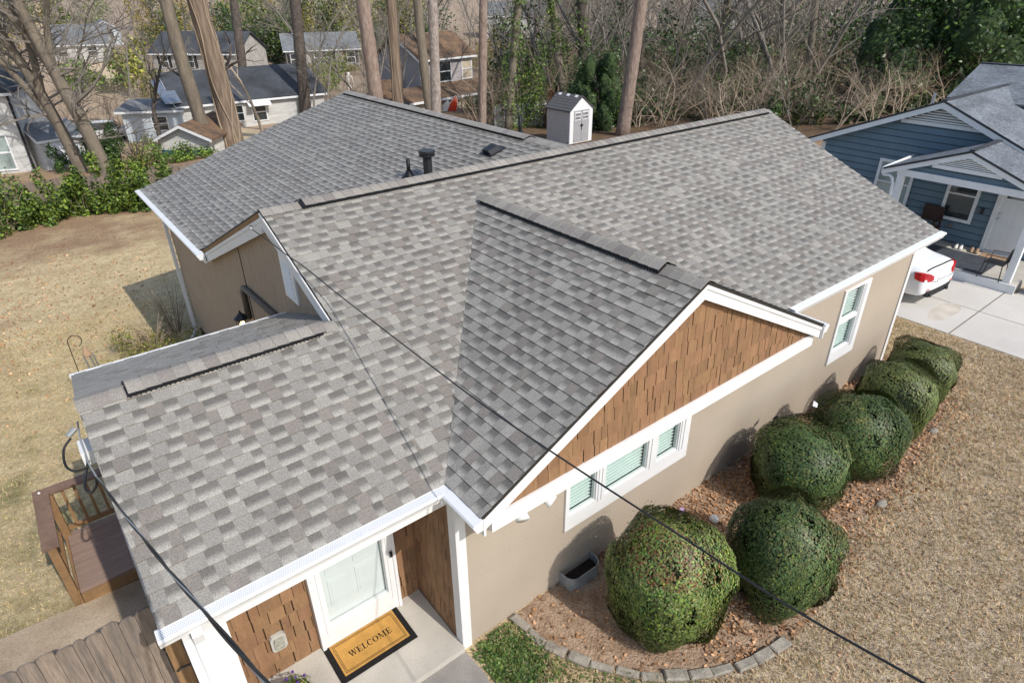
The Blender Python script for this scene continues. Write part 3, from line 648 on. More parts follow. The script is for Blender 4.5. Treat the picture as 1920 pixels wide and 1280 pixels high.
for i, (kd, x, y, z, rx, rz, lb) in enumerate(SH):
    t = thing('clipped_shrub', lb, 'shrub', (x, y, z), 'clipped shrubs along the front wall')
    t.rotation_euler.z = i*1.3 if kd == 'dark' else 0.; t.scale = (rx, rx, rz)
    for nm, me in (('foliage', lm[(kd, 0 if kd == 'light' else (2 if i > 3 else i % 2))]), ('light_block_core', cm)):
        o = bpy.data.objects.new(nm, me); COL.objects.link(o); o.parent = t
bed = [(.75, -.02), (.72, -.35), (.85, -.75), (1.06, -1.17), (1.45, -1.65), (1.9, -1.98), (2.5, -2.28), (3.3, -2.42), (4.2, -2.35), (4.9, -2.1), (5.6, -1.95), (7, -1.98), (8.6, -1.8), (10, -1.55), (10.6, -1.2), (10.6, -.02)]
b = MB(); n = 40
def inbed(x, y):
    c = False
    for i in range(len(bed)):
        (xa, ya), (xb, yb) = bed[i], bed[i-1]
        if (ya > y) != (yb > y) and x < (xb-xa)*(y-ya)/(yb-ya)+xa: c = not c
    return c
b.prism([(x, y, -.2) for x, y in bed[::-1]], (0, 0, .206)); struct(b.build('mulch_bed', 'mulch'))
# edging stones, one by one
pth = [Vector((x, y, 0)) for x, y in bed[:9]]; pts = []
for a, c in zip(pth, pth[1:]):
    for k in range(20): pts.append(a.lerp(c, k/20))
acc = 0; last = pts[0]; st = []; nxt = .14
for p in pts:
    acc += (p-last).length; last = p
    if acc >= nxt: st.append((p, acc)); nxt = acc+rng.uniform(.255, .30)
ords = 'first second third fourth fifth sixth seventh eighth ninth tenth eleventh twelfth thirteenth fourteenth fifteenth sixteenth seventeenth eighteenth nineteenth twentieth'.split()
for i, (p, a) in enumerate(st[:13]):
    q = st[i+1][0] if i+1 < len(st) else p*2-st[i-1][0]; q0 = st[i-1][0] if i else p*2-q
    d = (q-q0).normalized(); d.rotate(Matrix.Rotation(rng.uniform(-.09, .09), 3, 'Z')); nrm = Vector((-d.y, d.x, 0)); L = .134*rng.uniform(.93, 1.03); w = .058*rng.uniform(.8, 1.15); h = rng.uniform(.025, .055) if i < 7 else rng.uniform(.045, .07)
    m = MB(); j = lambda s: rng.uniform(-s, s)
    bot = [p+d*sx*L*1.0+nrm*sy*w for sx, sy in ((-1, -1), (1, -1), (1, 1), (-1, 1))]
    mid = [v+Vector((j(.008), j(.008), h*.75)) for v in bot]; top = [p+(v-p)*.84+Vector((j(.006), j(.006), h+j(.008))) for v in bot]
    bot = [v-Vector((0, 0, .05)) for v in bot]
    m.add(bot+mid+top, [(0, 1, 5, 4), (1, 2, 6, 5), (2, 3, 7, 6), (3, 0, 4, 7), (4, 5, 9, 8), (5, 6, 10, 9), (6, 7, 11, 10), (7, 4, 8, 11), (8, 9, 10, 11)])
    tag(m.build('edging_stone', 'stone'), 'grey edging stone, %s from the house wall along the curved bed border' % ords[i], 'edging stone', 'edging stones round the bed')
for (x, y, lb) in ((4.95, -2.06, 'small buried grey stone showing at the lawn edge beside the dark front shrub'), (6.35, -2.0, 'flat pale stone in the leaves beyond the third shrub'), (8.9, -1.72, 'small half buried pale stone on the lawn edge near the right shrubs')):
    m = MB(); m.ball((x, y, .01), (.12, .08, .05), 9, 6); tag(m.build('edging_stone', 'stone', None, True), lb, 'edging stone')
m = MB(); m.ball((4.05, -.62, .07), (.07, .07, .065), 12, 8); tag(m.build('ball', 'white', None, True), 'small white ball lying in the leaves between the front shrubs', 'ball')
m = MB(); m.prism([(3.55, -.32, .02), (3.75, -.26, .02), (3.74, -.24, .2), (3.58, -.29, .22)], (.02, -.05, 0)); tag(m.build('plastic_scrap', 'purple'), 'small purple plastic piece standing in the leaves by the wall', 'plastic piece')
m = MB(); m.prism([(5.98, -.78, 1.325), (6.12, -.72, 1.33), (6.10, -.80, 1.325), (6.0, -.84, 1.32)], (0, 0, .006)); tag(m.build('paper_scrap', 'white'), 'white scrap of paper lying on top of the third shrub', 'paper')
# window well / trough against the wall
m = MB()
def ring(y0, y1, x0, x1, z, n=7): return [Vector(p) for p in ([(x0, -.005, z)]+[(x0+(x1-x0)*(.06-.06*math.cos(math.pi/2*1)) if False else x0+.12*(1-math.cos(math.pi/2*k/n)), -.24+.14*(1-math.sin(math.pi/2*k/n)), z) for k in range(n+1)]+[(x1-.12*(1-math.cos(math.pi/2*k/n)), -.24+.14*(1-math.sin(math.pi/2*k/n)), z) for k in range(n, -1, -1)]+[(x1, -.005, z)])]
lev = []
for k in range(13):
    z = -.02+.30*k/12; o = .008*math.sin(k*math.pi/1.5); r = ring(0, 0, 1.53, 2.10, z*.75); c = Vector((1.81, -.1, z*.75)); lev.append([c+(p-c)*(1+o) for p in r])
n = len(lev[0]); vs = [p for l in lev for p in l]
m.add(vs, [(k*n+i, k*n+i+1, (k+1)*n+i+1, (k+1)*n+i) for k in range(12) for i in range(n-1)])
top = lev[-1]; c = Vector((1.81, -.1, .21)); inn = [c+(p-c)*.95 for p in top]; inb = [p-Vector((0, 0, .13)) for p in inn]
m.add(top+inn+inb, [(i, i+1, n+i+1, n+i) for i in range(n-1)]+[(n+i, n+i+1, 2*n+i+1, 2*n+i) for i in range(n-1)])
m.add(inb, [tuple(range(n))], 1)
tag(m.build('window_well', ['galv', 'soil']), 'corrugated galvanised metal well against the beige wall behind the big shrub', 'window well')
m = MB(); m.tube([(6.5, -.01, .42), (6.5, -.1, .42), (6.47, -.16, .38)], .022, 8); m.tube([(6.5, -.06, .42), (6.5, -.06, .48)], .03, 8); tag(m.build('wall_tap', 'black', None, True), 'small dark outdoor tap on the beige wall between the shrubs', 'tap')
# leaf litter and grass
def litter(name, n, fn, size, cols, seed, lab_mat='litter', up=.5, zoff=.012):
    g = np.random.default_rng(seed); P = []
    while len(P) < n:
        x, y = fn(g)
        if x is not None: P.append((x, y, 0))
    P = np.array(P); P[:, 2] = zt(P[:, 0], P[:, 1])+zoff+g.random(n)*.02
    Nn = np.tile([0, 0, 1.], (n, 1)); T = np.array(cols)[g.integers(0, len(cols), n)]*g.uniform(.7, 1.25, n)[:, None]
    return stuff(link(name, leafcloud(name, P, Nn, size, [lab_mat], T, seed, .6, up)))
def fbed(g):
    x, y = g.uniform(.8, 11.2), g.uniform(-2.4, 0)
    yy = y+abs(g.normal(0, .28)) if x > 4.2 else y
    if not inbed(min(x, 10.5), min(yy, -.03)): return None, None
    if x < 2.2 and g.random() < .8: return None, None
    return x, y
litter('fallen_leaves', 9000, fbed, .06, [(1.0, 1, 1), (1.3, 1.25, 1.2), (.7, .6, .5), (1.5, 1.5, 1.5), (.95, .8, .65)], 31)
def flawn(g):
    x, y = g.uniform(1, 12.9), g.uniform(-6, .8)
    if inbed(x, y) or (x < 10.7 and y > -.1): return None, None
    d = abs(y+2.2); 
    if g.random() > .16+.84*math.exp(-d*1.2): return None, None
    return x, y
litter('lawn_leaves', 6000, flawn, .046, [(1.0, 1.05, 1.1), (1.25, 1.35, 1.5), (.75, .72, .7), (1.4, 1.55, 1.8)], 32)
def blades(name, n, fn, h, cols, seed, w=.007):
    g = np.random.default_rng(seed); P = []
    while len(P) < n:
        x, y = fn(g)
        if x is not None: P.append((x, y))
    P = np.array(P); z = zt(P[:, 0], P[:, 1])+.004; B = np.column_stack([P, z]); a = g.uniform(0, 6.28, n); hh = h*g.uniform(.5, 1.3, n)
    s = np.column_stack([np.cos(a), np.sin(a), 0*a])*w; l = g.normal(0, .75, (n, 2))*hh[:, None]
    V = np.stack([B-s, B+s, B+np.column_stack([l, hh])], 1).reshape(-1, 3); T = np.repeat(np.array(cols)[g.integers(0, len(cols), n)]*g.uniform(.7, 1.2, n)[:, None], 3, 0)
    return stuff(link(name, npmesh(name, V, np.arange(3*n).reshape(n, 3), ['grass'], T)))
def fgr(g):
    x, y = g.uniform(.2, 12.95), g.uniform(-5, .8)
    if inbed(x, y) or (x < 10.7 and y > -.05): return None, None
    return x, y
blades('dry_grass', 100000, fgr, .055, [(1.0, .98, .95), (1.15, 1.1, 1.05), (.86, .82, .76), (1.0, .9, .8), (.6, .68, .42)], 33, .0045)
def fgl(g):
    x, y = g.uniform(-6.5, .1), g.uniform(3.7, 16)
    if (x > -2.8 and y < 4.3) or (x > -3.6 and y < 4.9): return None, None
    return x, y
blades('dry_grass', 45000, fgl, .042, [(1.1, 1.06, .94), (1.25, 1.2, 1.05), (.95, .88, .74), (.5, .66, .28)], 34, .005)
# clover patch by the porch
def fcl(g):
    x, y = g.normal(.36, .20), g.normal(-.50, .27)
    if y > -.06 or x < .02 or inbed(x, y): return None, None
    return x, y
litter('clover_patch', 2600, fcl, .05, [(1, 1, 1), (1.3, 1.2, 1), (.7, .8, .7), (2.2, 1.6, 1.5)], 35, 'clover', .8, .02)
def fcl2(g):
    x, y = g.uniform(.2, 2.4), g.uniform(-2.9, -.9)
    if inbed(x, y) or g.random() > math.exp(-((x-.9)**2+(y+1.5)**2)): return None, None
    return x, y
litter('ground_weeds', 1800, fcl2, .04, [(1, 1, 1), (1.5, 1.2, 1), (1.2, 1.2, 1)], 36, 'clover', .8, .01)
sheet('front_walk', [(-2.9, -.06), (-.02, -.06), (.0, -.45), (-.12, -1.0), (-.3, -2.5), (-2.9, -2.5)], .012, 'walk')
# doormat with lettering
dm = thing('doormat', 'golden coir doormat with black border and the word WELCOME on the porch floor', 'doormat', (-.88, .72, .1))
m = MB(); m.box(-1.375, -.395, .405, 1.005, .1005, .112); m.build('mat_border', 'coirblack', dm)
m = MB(); m.box(-1.305, -.465, .475, .935, .112, .1155); m.build('mat_field', 'coir', dm)
m = MB(); zz = .1158
for o in (.025, .042):
    x0, x1, y0, y1 = -1.305+o, -.465-o, .475+o, .935-o; t = .005
    for r in ((x0, x1, y0, y0+t), (x0, x1, y1-t, y1), (x0, x0+t, y0+t, y1-t), (x1-t, x1, y0+t, y1-t)): m.box(*r, zz, zz+.001)
m.build('mat_lines', 'coirblack', dm)
def letters(word, x0, y0, H, z, adv):
    """bold roman capitals out of thick stems, thin hairlines and slab serifs"""
    m = MB(); x = x0
    def q(*p): m.prism([(x+a*H, y0+b*H, z) for a, b in p], (0, 0, .0012))
    def rect(a, b, c, d): q((a, c), (b, c), (b, d), (a, d))
    def arc(cx, rx, t0, t1, thick):
        n = 22
        for i in range(n):
            a = t0+(t1-t0)*i/n; b = t0+(t1-t0)*(i+1)/n
            f = lambda t: thick*(.25+.75*abs(math.cos(t)))
            q((cx+rx*math.cos(a), .5+.5*math.sin(a)), (cx+rx*math.cos(b), .5+.5*math.sin(b)), (cx+(rx-f(b))*math.cos(b), .5+(.5-.07-.02*abs(math.cos(b)))*math.sin(b)), (cx+(rx-f(a))*math.cos(a), .5+(.5-.07-.02*abs(math.cos(a)))*math.sin(a)))
    for c in word:
        if c == 'W':
            q((.04, 1), (.24, 1), (.42, 0), (.32, 0)); q((.36, .0), (.42, 0), (.60, .92), (.54, 1)); q((.48, 1), (.68, 1), (.86, 0), (.76, 0)); q((.80, 0), (.86, 0), (1.06, 1), (.99, 1))
            rect(0, .30, .95, 1.0); rect(.42, .72, .95, 1.0); rect(.92, 1.12, .95, 1.0); w = 1.12
        elif c == 'E':
            rect(.1, .28, 0, 1); rect(0, .66, 0, .06); rect(0, .66, .94, 1); rect(.28, .5, .47, .53); rect(.47, .52, .36, .64); q((.60, 0), (.68, 0), (.70, .3), (.66, .3)); q((.60, 1), (.68, 1), (.70, .72), (.66, .72)); w = .72
        elif c == 'L':
            rect(.1, .28, 0, 1); rect(0, .4, .95, 1); rect(0, .62, 0, .06); q((.56, 0), (.64, 0), (.66, .34), (.62, .34)); w = .68
        elif c == 'C':
            arc(.42, .42, .28*math.pi, 1.74*math.pi, .2); rect(.66, .71, .66, .98); w = .78
        elif c == 'O':
            arc(.42, .42, 0, 2*math.pi, .2); w = .86
        elif c == 'M':
            rect(.08, .14, 0, 1); rect(.82, 1.0, 0, 1); q((.06, 1), (.28, 1), (.58, 0), (.48, 0)); q((.50, 0), (.56, 0), (.84, 1), (.80, 1)); rect(0, .24, 0, .05); rect(.72, 1.1, 0, .05); rect(0, .24, .95, 1); rect(.78, 1.1, .95, 1); w = 1.12
        x += (w+adv)*H
    return m
letters('WELCOME', -1.155, .655, .083, .1158, .10).build('mat_lettering', 'coirblack', dm)
# flower pot on the porch
fp = thing('flower_pot', 'planter of green and straw coloured flowers with small purple blooms on the porch', 'flower pot', (-1.86, .42, .1))
m = MB(); m.lathe([(.13, .1), (.17, .36), (.18, .36), (.18, .39), (.15, .39), (.14, .35)], (-1.86, .42, 0), 20); m.build('pot', 'darkgap', fp, True)
g = np.random.default_rng(4); n = 900; P = g.normal(0, 1, (n, 3)); P /= np.linalg.norm(P, axis=1)[:, None]; d = P.copy(); P = P*np.array([.21, .2, .16])*g.uniform(.7, 1.05, n)[:, None]+np.array([-1.86, .42, .42])
T = np.array([(1, 1, 1), (1.5, 1.5, 1), (4.0, 1.9, 3.5), (3.4, 1.5, 2.2)])[g.choice(4, n, p=[.42, .3, .18, .1])]; link('plant', leafcloud('plant', P, d, .035, ['leafmid'], T*.9, 4, .5, .8), fp)
m = MB()
for k in range(13):
    a = k*2.4; r = .05+.012*k; m.ball((-1.86+r*math.cos(a), .42+r*math.sin(a), .565-.25*r+.02), .016, 7, 5)
m.build('purple_blooms', mat('bloom_purple', (.09, .03, .22), .6), fp)

# ------------------------------------------------------------------ left side: path, fence, deck
sheet('side_path', [(-9, 1.42), (-2.75, 1.42), (-2.75, 3.56), (-9, 3.9)], .010, 'oldconcrete')
fc = thing('picket_fence', 'weathered dog eared wooden privacy fence joining the porch corner', 'fence', (-3.8, 1.18, 0))
m = MB(); x = -5.6
while x < -2.78:
    w = .136*rng.choice((1, 1, 1, .97, .62)); h = 1.80+rng.uniform(-.025, .02); y = 1.16+rng.uniform(-.006, .006); r = .05
    prof = [(0, 0), (w, 0), (w, h-.034), (w-.030, h-rng.uniform(0, .006)), (.030, h-rng.uniform(0, .006)), (0, h-.034)]
    m.prism([(x+a, y, b) for a, b in prof], (0, .02, 0)); x += w+.005
m.build('pickets', 'fencewood', fc)
m = MB()
for z in (.35, 1.0, 1.55): m.box(-5.6, -2.8, 1.19, 1.23, z, z+.09)
m.build('rail', 'fencewood', fc)
m = MB(); m.box(-2.76, -2.63, .68, .80, 0, 1.95); m.build('post', 'newwood', fc)
m = MB(); m.box(-2.775, -2.765, .72, .76, 1.3, 1.55); m.tube([(-2.74, .67, 1.35), (-2.70, .62, 1.42), (-2.62, .6, 1.43)], .012, 6); m.box(-2.79, -2.765, .9, 1.1, 1.42, 1.45); m.build('gate_latch', 'blackmetal', fc)
dk = thing('deck', 'small brown timber deck landing with railing beside the left wall', 'deck', (-3.1, 4.2, 0))
m = MB(); y = 3.62
while y < 4.78: m.box(-3.5, -2.62, y, y+.135, .165, .20); y += .142
m.build('floor_boards', 'deck', dk)
m = MB(); m.box(-3.5, -2.62, 3.585, 3.615, -.05, .165); m.box(-3.54, -3.51, 3.6, 4.9, -.2, .165); m.build('skirt', 'rail', dk)
for x, y in ((-3.57, 3.70), (-3.50, 4.86), (-2.68, 4.86)):
    m = MB(); m.box(x-.045, x+.045, y-.045, y+.045, -.35, .975); m.build('post', 'rail', dk)
m = MB(); m.box(-3.66, -3.48, 3.64, 4.95, .985, 1.02); m.box(-3.479, -2.6, 4.79, 4.95, .985, 1.02); m.build('cap_rail', 'railcap', dk)
for a, b in ((.945, .985), (.27, .33)): m = MB(); m.box(-3.59, -3.55, 3.75, 4.82, a, b); m.build('side_rail', 'rail', dk)
for a, b in ((.945, .985), (.27, .34)): m = MB(); m.box(-3.45, -2.73, 4.84, 4.88, a, b); m.build('back_rail', 'rail', dk)
for k in range(7): m = MB(); m.box(-3.585, -3.555, 3.85+k*.135, 3.885+k*.135, .33, .945); m.build('baluster', 'rail', dk)
for k in range(5): m = MB(); m.box(-3.36+k*.14, -3.325+k*.14, 4.845, 4.875, .34, .945); m.build('baluster', 'rail', dk)
m = MB(); m.ball((-3.58, 4.86, 1.03), .018, 8, 6); m.build('cap_screw', 'white', dk)
# wind chime on a hook, with a plant at its foot
zc = Z(-2.7, 10.1)
ch = thing('shepherd_hook', 'thin black garden hook standing in the dry grass behind the porch roof', 'garden hook', (-2.74, 10.1, zc))
m = MB(); m.tube([(-2.74, 10.1, zc)]+[(-2.74+.02*k/6, 10.1, zc+1.45*k/6) for k in range(1, 7)]+[(-2.6+.12*math.cos(a), 10.1, zc+1.47+.12*math.sin(a)) for a in np.linspace(math.pi, -.6, 12)]+[(-2.52, 10.1, zc+1.36), (-2.56, 10.1, zc+1.34)], .0085, 6); m.build('hook', 'blackmetal', ch, True)
wc = thing('wind_chime', 'wind chime with wooden top and silver tubes hanging from the garden hook', 'wind chime', (-2.48, 10.08, zc+1.3))
m = MB(); m.lathe([(.015, .10), (.05, .04), (.085, -.06), (.085, -.085)], (-2.48, 10.08, zc+1.2), 12); m.build('chime_top', 'chimewood', wc)
for k in range(5):
    a = k*1.257; m = MB(); m.tube([(-2.48+.09*math.cos(a), 10.08+.09*math.sin(a), zc+1.1), (-2.42+.09*math.cos(a), 10.08+.09*math.sin(a), zc+.45-.05*k)], .017, 7); m.build('chime_tube', 'steel', wc)
def bush(name, lb, cat, c, r, n, size, mname, cols, seed, twigs=0, grp=None, jit=.8, tw='twig'):
    t = thing(name, lb, cat, (c[0], c[1], c[2]), grp); g = np.random.default_rng(seed)
    k = max(6, n//140); B = g.normal(0, .55, (k, 3))*np.array([1, 1, .8]); B[:, 2] = np.abs(B[:, 2]); B /= np.maximum(1, np.linalg.norm(B, axis=1))[:, None]
    d = g.normal(0, 1, (n, 3)); d /= np.linalg.norm(d, axis=1)[:, None]; P = B[g.integers(0, k, n)]+d*g.uniform(.16, .36, n)[:, None]*g.uniform(.6, 1, n)[:, None]
    P[:, 2] = np.maximum(P[:, 2], .02); dd = d+P*.5+np.array([0, 0, .3]); dd /= np.linalg.norm(dd, axis=1)[:, None]
    T = np.array(cols)[g.integers(0, len(cols), n)]*g.uniform(.6, 1.4, n)[:, None]*(.75+.3*np.clip(P[:, 2:3], 0, 1))*0+np.array(cols)[g.integers(0, len(cols), n)]*g.uniform(.55, 1.45, n)[:, None]
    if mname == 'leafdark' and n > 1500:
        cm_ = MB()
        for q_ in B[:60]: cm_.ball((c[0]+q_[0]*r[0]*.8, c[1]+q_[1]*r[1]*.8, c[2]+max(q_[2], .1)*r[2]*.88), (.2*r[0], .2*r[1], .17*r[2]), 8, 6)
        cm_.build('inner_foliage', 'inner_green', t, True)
    P = P*np.array(r)+np.array(c); link('foliage', leafcloud('foliage', P, dd, size, [mname], T, seed, .5, jit), t)
    m = MB(); q = random.Random(seed)
    for i in range(6+twigs):
        a = q.uniform(0, 6.28); e = q.uniform(.5, 1.15 if twigs else .8); s = q.uniform(.3, .95)
        m.tube([(c[0]+.06*math.cos(a), c[1]+.06*math.sin(a), c[2]-.05), (c[0]+r[0]*s*.5*math.cos(a), c[1]+r[1]*s*.5*math.sin(a), c[2]+r[2]*e*.55), (c[0]+r[0]*s*math.cos(a+.2), c[1]+r[1]*s*math.sin(a+.2), c[2]+r[2]*e)], [.012*max(r), .008*max(r), .003*max(r)], 4)
    m.build('stems', tw, t); return t
bush('garden_plant', 'small bright yellow green plant at the foot of the garden hook', 'plant', (-2.55, 10.3, zc), (.35, .35, .35), 260, .10, 'leafyel', [(1.4, 1.6, .6), (1, 1.2, .5)], 41)
bush('straggly_shrub', 'straggly half bare shrub with sparse green leaves on the lawn behind the porch roof', 'shrub', (-1.2, 12.0, Z(-1, 12)), (1.15, 1.1, 1.0), 3000, .055, 'leafyel', [(1.2, 1.15, .9), (.8, .95, .5), (1.5, 1.2, 1.0), (.9, .6, .5)], 42, 34)
bush('twiggy_shrub', 'bare pale twiggy shrub growing beside the rear downspout', 'shrub', (-.42, 12.9, Z(-.4, 12.9)), (.6, .6, 1.35), 80, .05, 'leafyel', [(1, .8, .6)], 43, 10)
# cables
cb = MB(); cp = [(-.19, 4.5, 4.09), (-.16, 3.9, 4.07), (-.15, 3.3, 4.06), (-.1, 2.97, 4.02), (-.03, 2.5, 3.92), (0, 2.18, 3.875), (.01, 1.4, 3.86), (.01, .72, 3.86), (.01, -.55, 3.87), (0, -1.53, 3.94), (0, -2.68, 4.04), (0, -3.35, 4.10), (0, -4.0, 4.22), (.0, -5, 4.4), (0, -8, 5.0), (0, -16, 7)]
cb.tube(spline(cp, 6), .0068, 8); tag(cb.build('utility_cable', 'cable', None, True), 'thin black cable running from the left gable across the roof towards the lawn', 'cable')
m = MB(); m.tube([(-.08, 4.72, 4.03), (-.17, 4.66, 4.10), (-.21, 4.55, 4.13), (-.19, 4.5, 4.09)], .008, 6); tag(m.build('cable_hook', 'steel', None, True), 'small metal hook holding the thin cable at the left gable', 'hook')
c2 = thing('service_cable', 'thick twisted black service cable hanging over the porch roof', 'cable', (-2.77, 1.7, 3.04))
A = Vector((-2.77, 1.7, 3.04)); B = Vector((-2.36, -2.35, 4.62))
def sag(t): 
    p = A.lerp(B, t); p.z -= .17*4*t*(1-t)*.55; return p
path = [sag(t) for t in np.linspace(0, 1.35, 110)]
for ph, r, mn, nm in ((0, .0062, 'cable', 'conductor'), (math.pi, .0062, 'cable', 'conductor'), (math.pi/2, .0045, 'cablegrey', 'bare_neutral')):
    pp = []
    for i, p in enumerate(path):
        a = ph+i*.21; d = (path[min(i+1, 109)]-path[max(i-1, 0)]).normalized(); s = d.cross(Vector((0, 0, 1))).normalized(); u = s.cross(d)
        pp.append(p+(s*math.cos(a)+u*math.sin(a))*.0065)
    m = MB(); m.tube(pp, r, 7); m.build(nm, mn, c2, True)

# ------------------------------------------------------------------ neighbour on the right: driveway, blue house, car
sheet('driveway', [(13.0, -9), (16.55, -9), (16.55, 6), (16.4, 12), (13.0, 12)], .02, 'drive')
sheet('driveway', [(16.555, -9), (20.5, -9), (20.5, -.62), (16.555, -.62)], .02, 'drive')
m = MB(); m.box(13.0, 20.5, -.428, -.40, .0205, .0215); m.box(14.75, 14.775, -9, -.43, .0205, .0215); m.box(14.75, 14.775, -.40, 12, .0205, .0215); struct(m.build('driveway_joint', mat('joint', (.20, .17, .14), .95)))
m = MB(); g = random.Random(3)
m.prism([(14.15+.75*math.cos(a)*g.uniform(.8, 1.1), .12+.24*math.sin(a)*g.uniform(.8, 1.1), .0208) for a in np.linspace(0, 6.0, 18)], (0, 0, .0012)); struct(m.build('driveway_stain', 'stain'))
bh = thing('blue_house', 'blue clapboard house with white trim and grey roof beyond the driveway', 'house', (21, 2, 0))
BX, BYA, BYB, BYP, BZE, BZP = 18.6, -.68, 6.56, 2.94, 2.56, 4.10
def siding(pts, n, step=.19, th=.018):
    """clapboards on a plane with x constant: list of (y,z) convex polygon"""
    mb = MB(); z0 = min(p[1] for p in pts); z1 = max(p[1] for p in pts); pl = ccw(pts); x = n
    for i in range(int((z1-z0)/step)+1):
        a, b = z0+i*step, z0+(i+1)*step
        q = clip([(-99, a), (99, a), (99, b), (-99, b)], pl)
        if len(q) < 3: continue
        top = max(p[1] for p in q); lo = min(p[1] for p in q)
        g_ = clip([(-99, a), (99, a), (99, a+.016), (-99, a+.016)], pl)
        if len(g_) >= 3: mb.add([(x-th-.006, p[0], p[1]) for p in g_], [tuple(range(len(g_)-1, -1, -1))], 1)  # dark strip along each board's foot: the lap's shadow line put in as colour
        f = [(x-th*(1-(p[1]-a)/step)-.003, p[0], p[1]) for p in q]; k = [(x+.02, p[0], p[1]) for p in q]; c = len(q)
        mb.add(f+k, [tuple(range(c-1, -1, -1)), tuple(range(c, 2*c))]+[(j, (j+1) % c, c+(j+1) % c, c+j) for j in range(c)])
    return mb
siding([(BYA+.3, -.3), (BYB-.35, -.3), (BYB-.35, BZE-.04), (BYP, BZP-.15), (BYA+.3, BZE-.0)], BX).build('wall', ['blueside', 'blue_lap_shade'], bh)
m = MB(); m.box(18.64, 29.5, BYA+.3, BYB-.4, -.5, 2.6); m.build('wall', 'blueside', bh)
msl = (BZP-BZE)/(BYB-BYP)
def groof(xa, xb, yp, zp, ya, yb, ze, parent, th=.05, nm='roof'):
    m = MB()
    for y in (ya, yb):
        z = ze if y != yp else zp
        m.prism([(xa, yp, zp), (xb, yp, zp), (xb, y, z), (xa, y, z)], (0, 0, -th))
    r = m.build(nm, 'shingle_grey', parent)
    c = MB(); c.bar((xa, yp, zp+.008), (xb, yp, zp+.008), .13, .03); c.build('ridge_cap', 'roofdark', r)
    e = MB()
    for y in (ya, yb):
        d = 1 if y > yp else -1
        e.prism([(xa-.005, yp, zp+.003), (xa-.005, y, ze+.003), (xa-.005, y, ze-.055), (xa-.005, yp, zp-.055)], (-.012, 0, 0))
    e.build('drip_edge', 'roofdark', r); return r
groof(BX-.28, 30, BYP, BZP, BYA, BYB+.05, BZE-.02, bh)
def rakes(x, yp, zp, ya, yb, ze, h, parent, th=.035):
    for y in (ya, yb):
        m = MB(); m.prism([(x, yp, zp-.055), (x, y, ze-.055), (x, y, ze-.055-h), (x, yp, zp-.055-h*1.05)], (-th, 0, 0)); m.build('rake_board', 'trim', parent)
rakes(BX-.25, BYP, BZP, BYA, BYB+.05, BZE-.02, .15, bh)
def louver(x, yp, zt_, half, zb, parent):
    m = MB(); m.prism([(x, yp-half, zb), (x, yp+half, zb), (x, yp, zt_)], (-.02, 0, 0)); l = m.build('gable_vent', 'vent_shade', parent)
    m = MB(); k = 6
    for i in range(k):
        a = zb+.02+(zt_-zb)*i/k; f = 1-(a-zb)/(zt_-zb); m.prism([(x-.022, yp-half*f*.96, a), (x-.022, yp+half*f*.96, a), (x-.05, yp+half*f*.96, a+.0), (x-.05, yp-half*f*.96, a)], (0, 0, (zt_-zb)/k*.55))
    m.box(x-.055, x-.02, yp-half-.1, yp+half+.1, zb-.1, zb); m.build('vent_slats', 'trim', l)
louver(BX-.02, BYP, BZP-.24, .95, 3.46, bh)
m = MB(); m.box(BX-.045, BX+.03, BYB-.47, BYB-.35, -.3, BZE-.1); m.build('corner_trim', 'trim', bh)
def bwin(y0, y1, z0, z1, zr, x=BX, parent=bh):
    t = .085
    m = MB(); m.box(x-.06, x-.02, y0-t, y0, z0-t, z1+t); m.box(x-.06, x-.02, y1, y1+t, z0-t, z1+t); m.box(x-.062, x-.02, y0, y1, z1, z1+t); m.box(x-.065, x-.02, y0, y1, z0-t, z0); m.box(x-.055, x-.02, y0, y1, zr-.02, zr+.02)
    w = m.build('window', 'trim', parent); p = MB(); p.box(x-.035, x-.02, y0, y1, z0, zr-.02); p.box(x-.045, x-.021, y0, y1, zr+.02, z1); p.build('pane', 'glassd' if zr > 1.6 else 'glassteal', w)
bwin(3.3, 4.2, .9, 2.18, 1.60); bwin(1.50, 2.18, .98, 2.1, 1.66)
m = MB(); m.box(BX-.065, BX-.02, -.02, .10-.0, .25, 2.2); m.box(BX-.066, BX-.02, .88, .99, .25, 2.2); m.box(BX-.067, BX-.02, .1, .88, 2.1, 2.2); m.box(BX-.1, BX-.02, .1, .88, .25, .29)
dr = m.build('door', 'trim', bh); m = MB(); m.box(BX-.035, BX-.02, .1, .88, .31, 2.1)
for a, b in ((.16, .46), (.52, .82)): m.box(BX-.042, BX-.034, a+.02, b-.02, .42, 1.7)
m.build('door_leaf', 'trim', dr)
m = MB(); m.box(BX-.045, BX-.034, .2, .78, 1.8, 1.98); m.build('door_glass', 'glassd', dr)
m = MB(); m.ball((BX-.07, .80, 1.22), .03, 8, 6); m.ball((BX-.06, .80, 1.36), .026, 8, 6); m.build('door_knob', 'steel', dr, True)
m = MB(); m.box(BX-.09, BX-.02, 1.2, 1.27, 1.24, 1.42); m.build('wall_light', 'blackmetal', bh)
m = MB(); m.box(BX-.06, BX-.02, 1.83, 1.92, .68, .80); m.build('outlet_box', 'fencewood', bh)
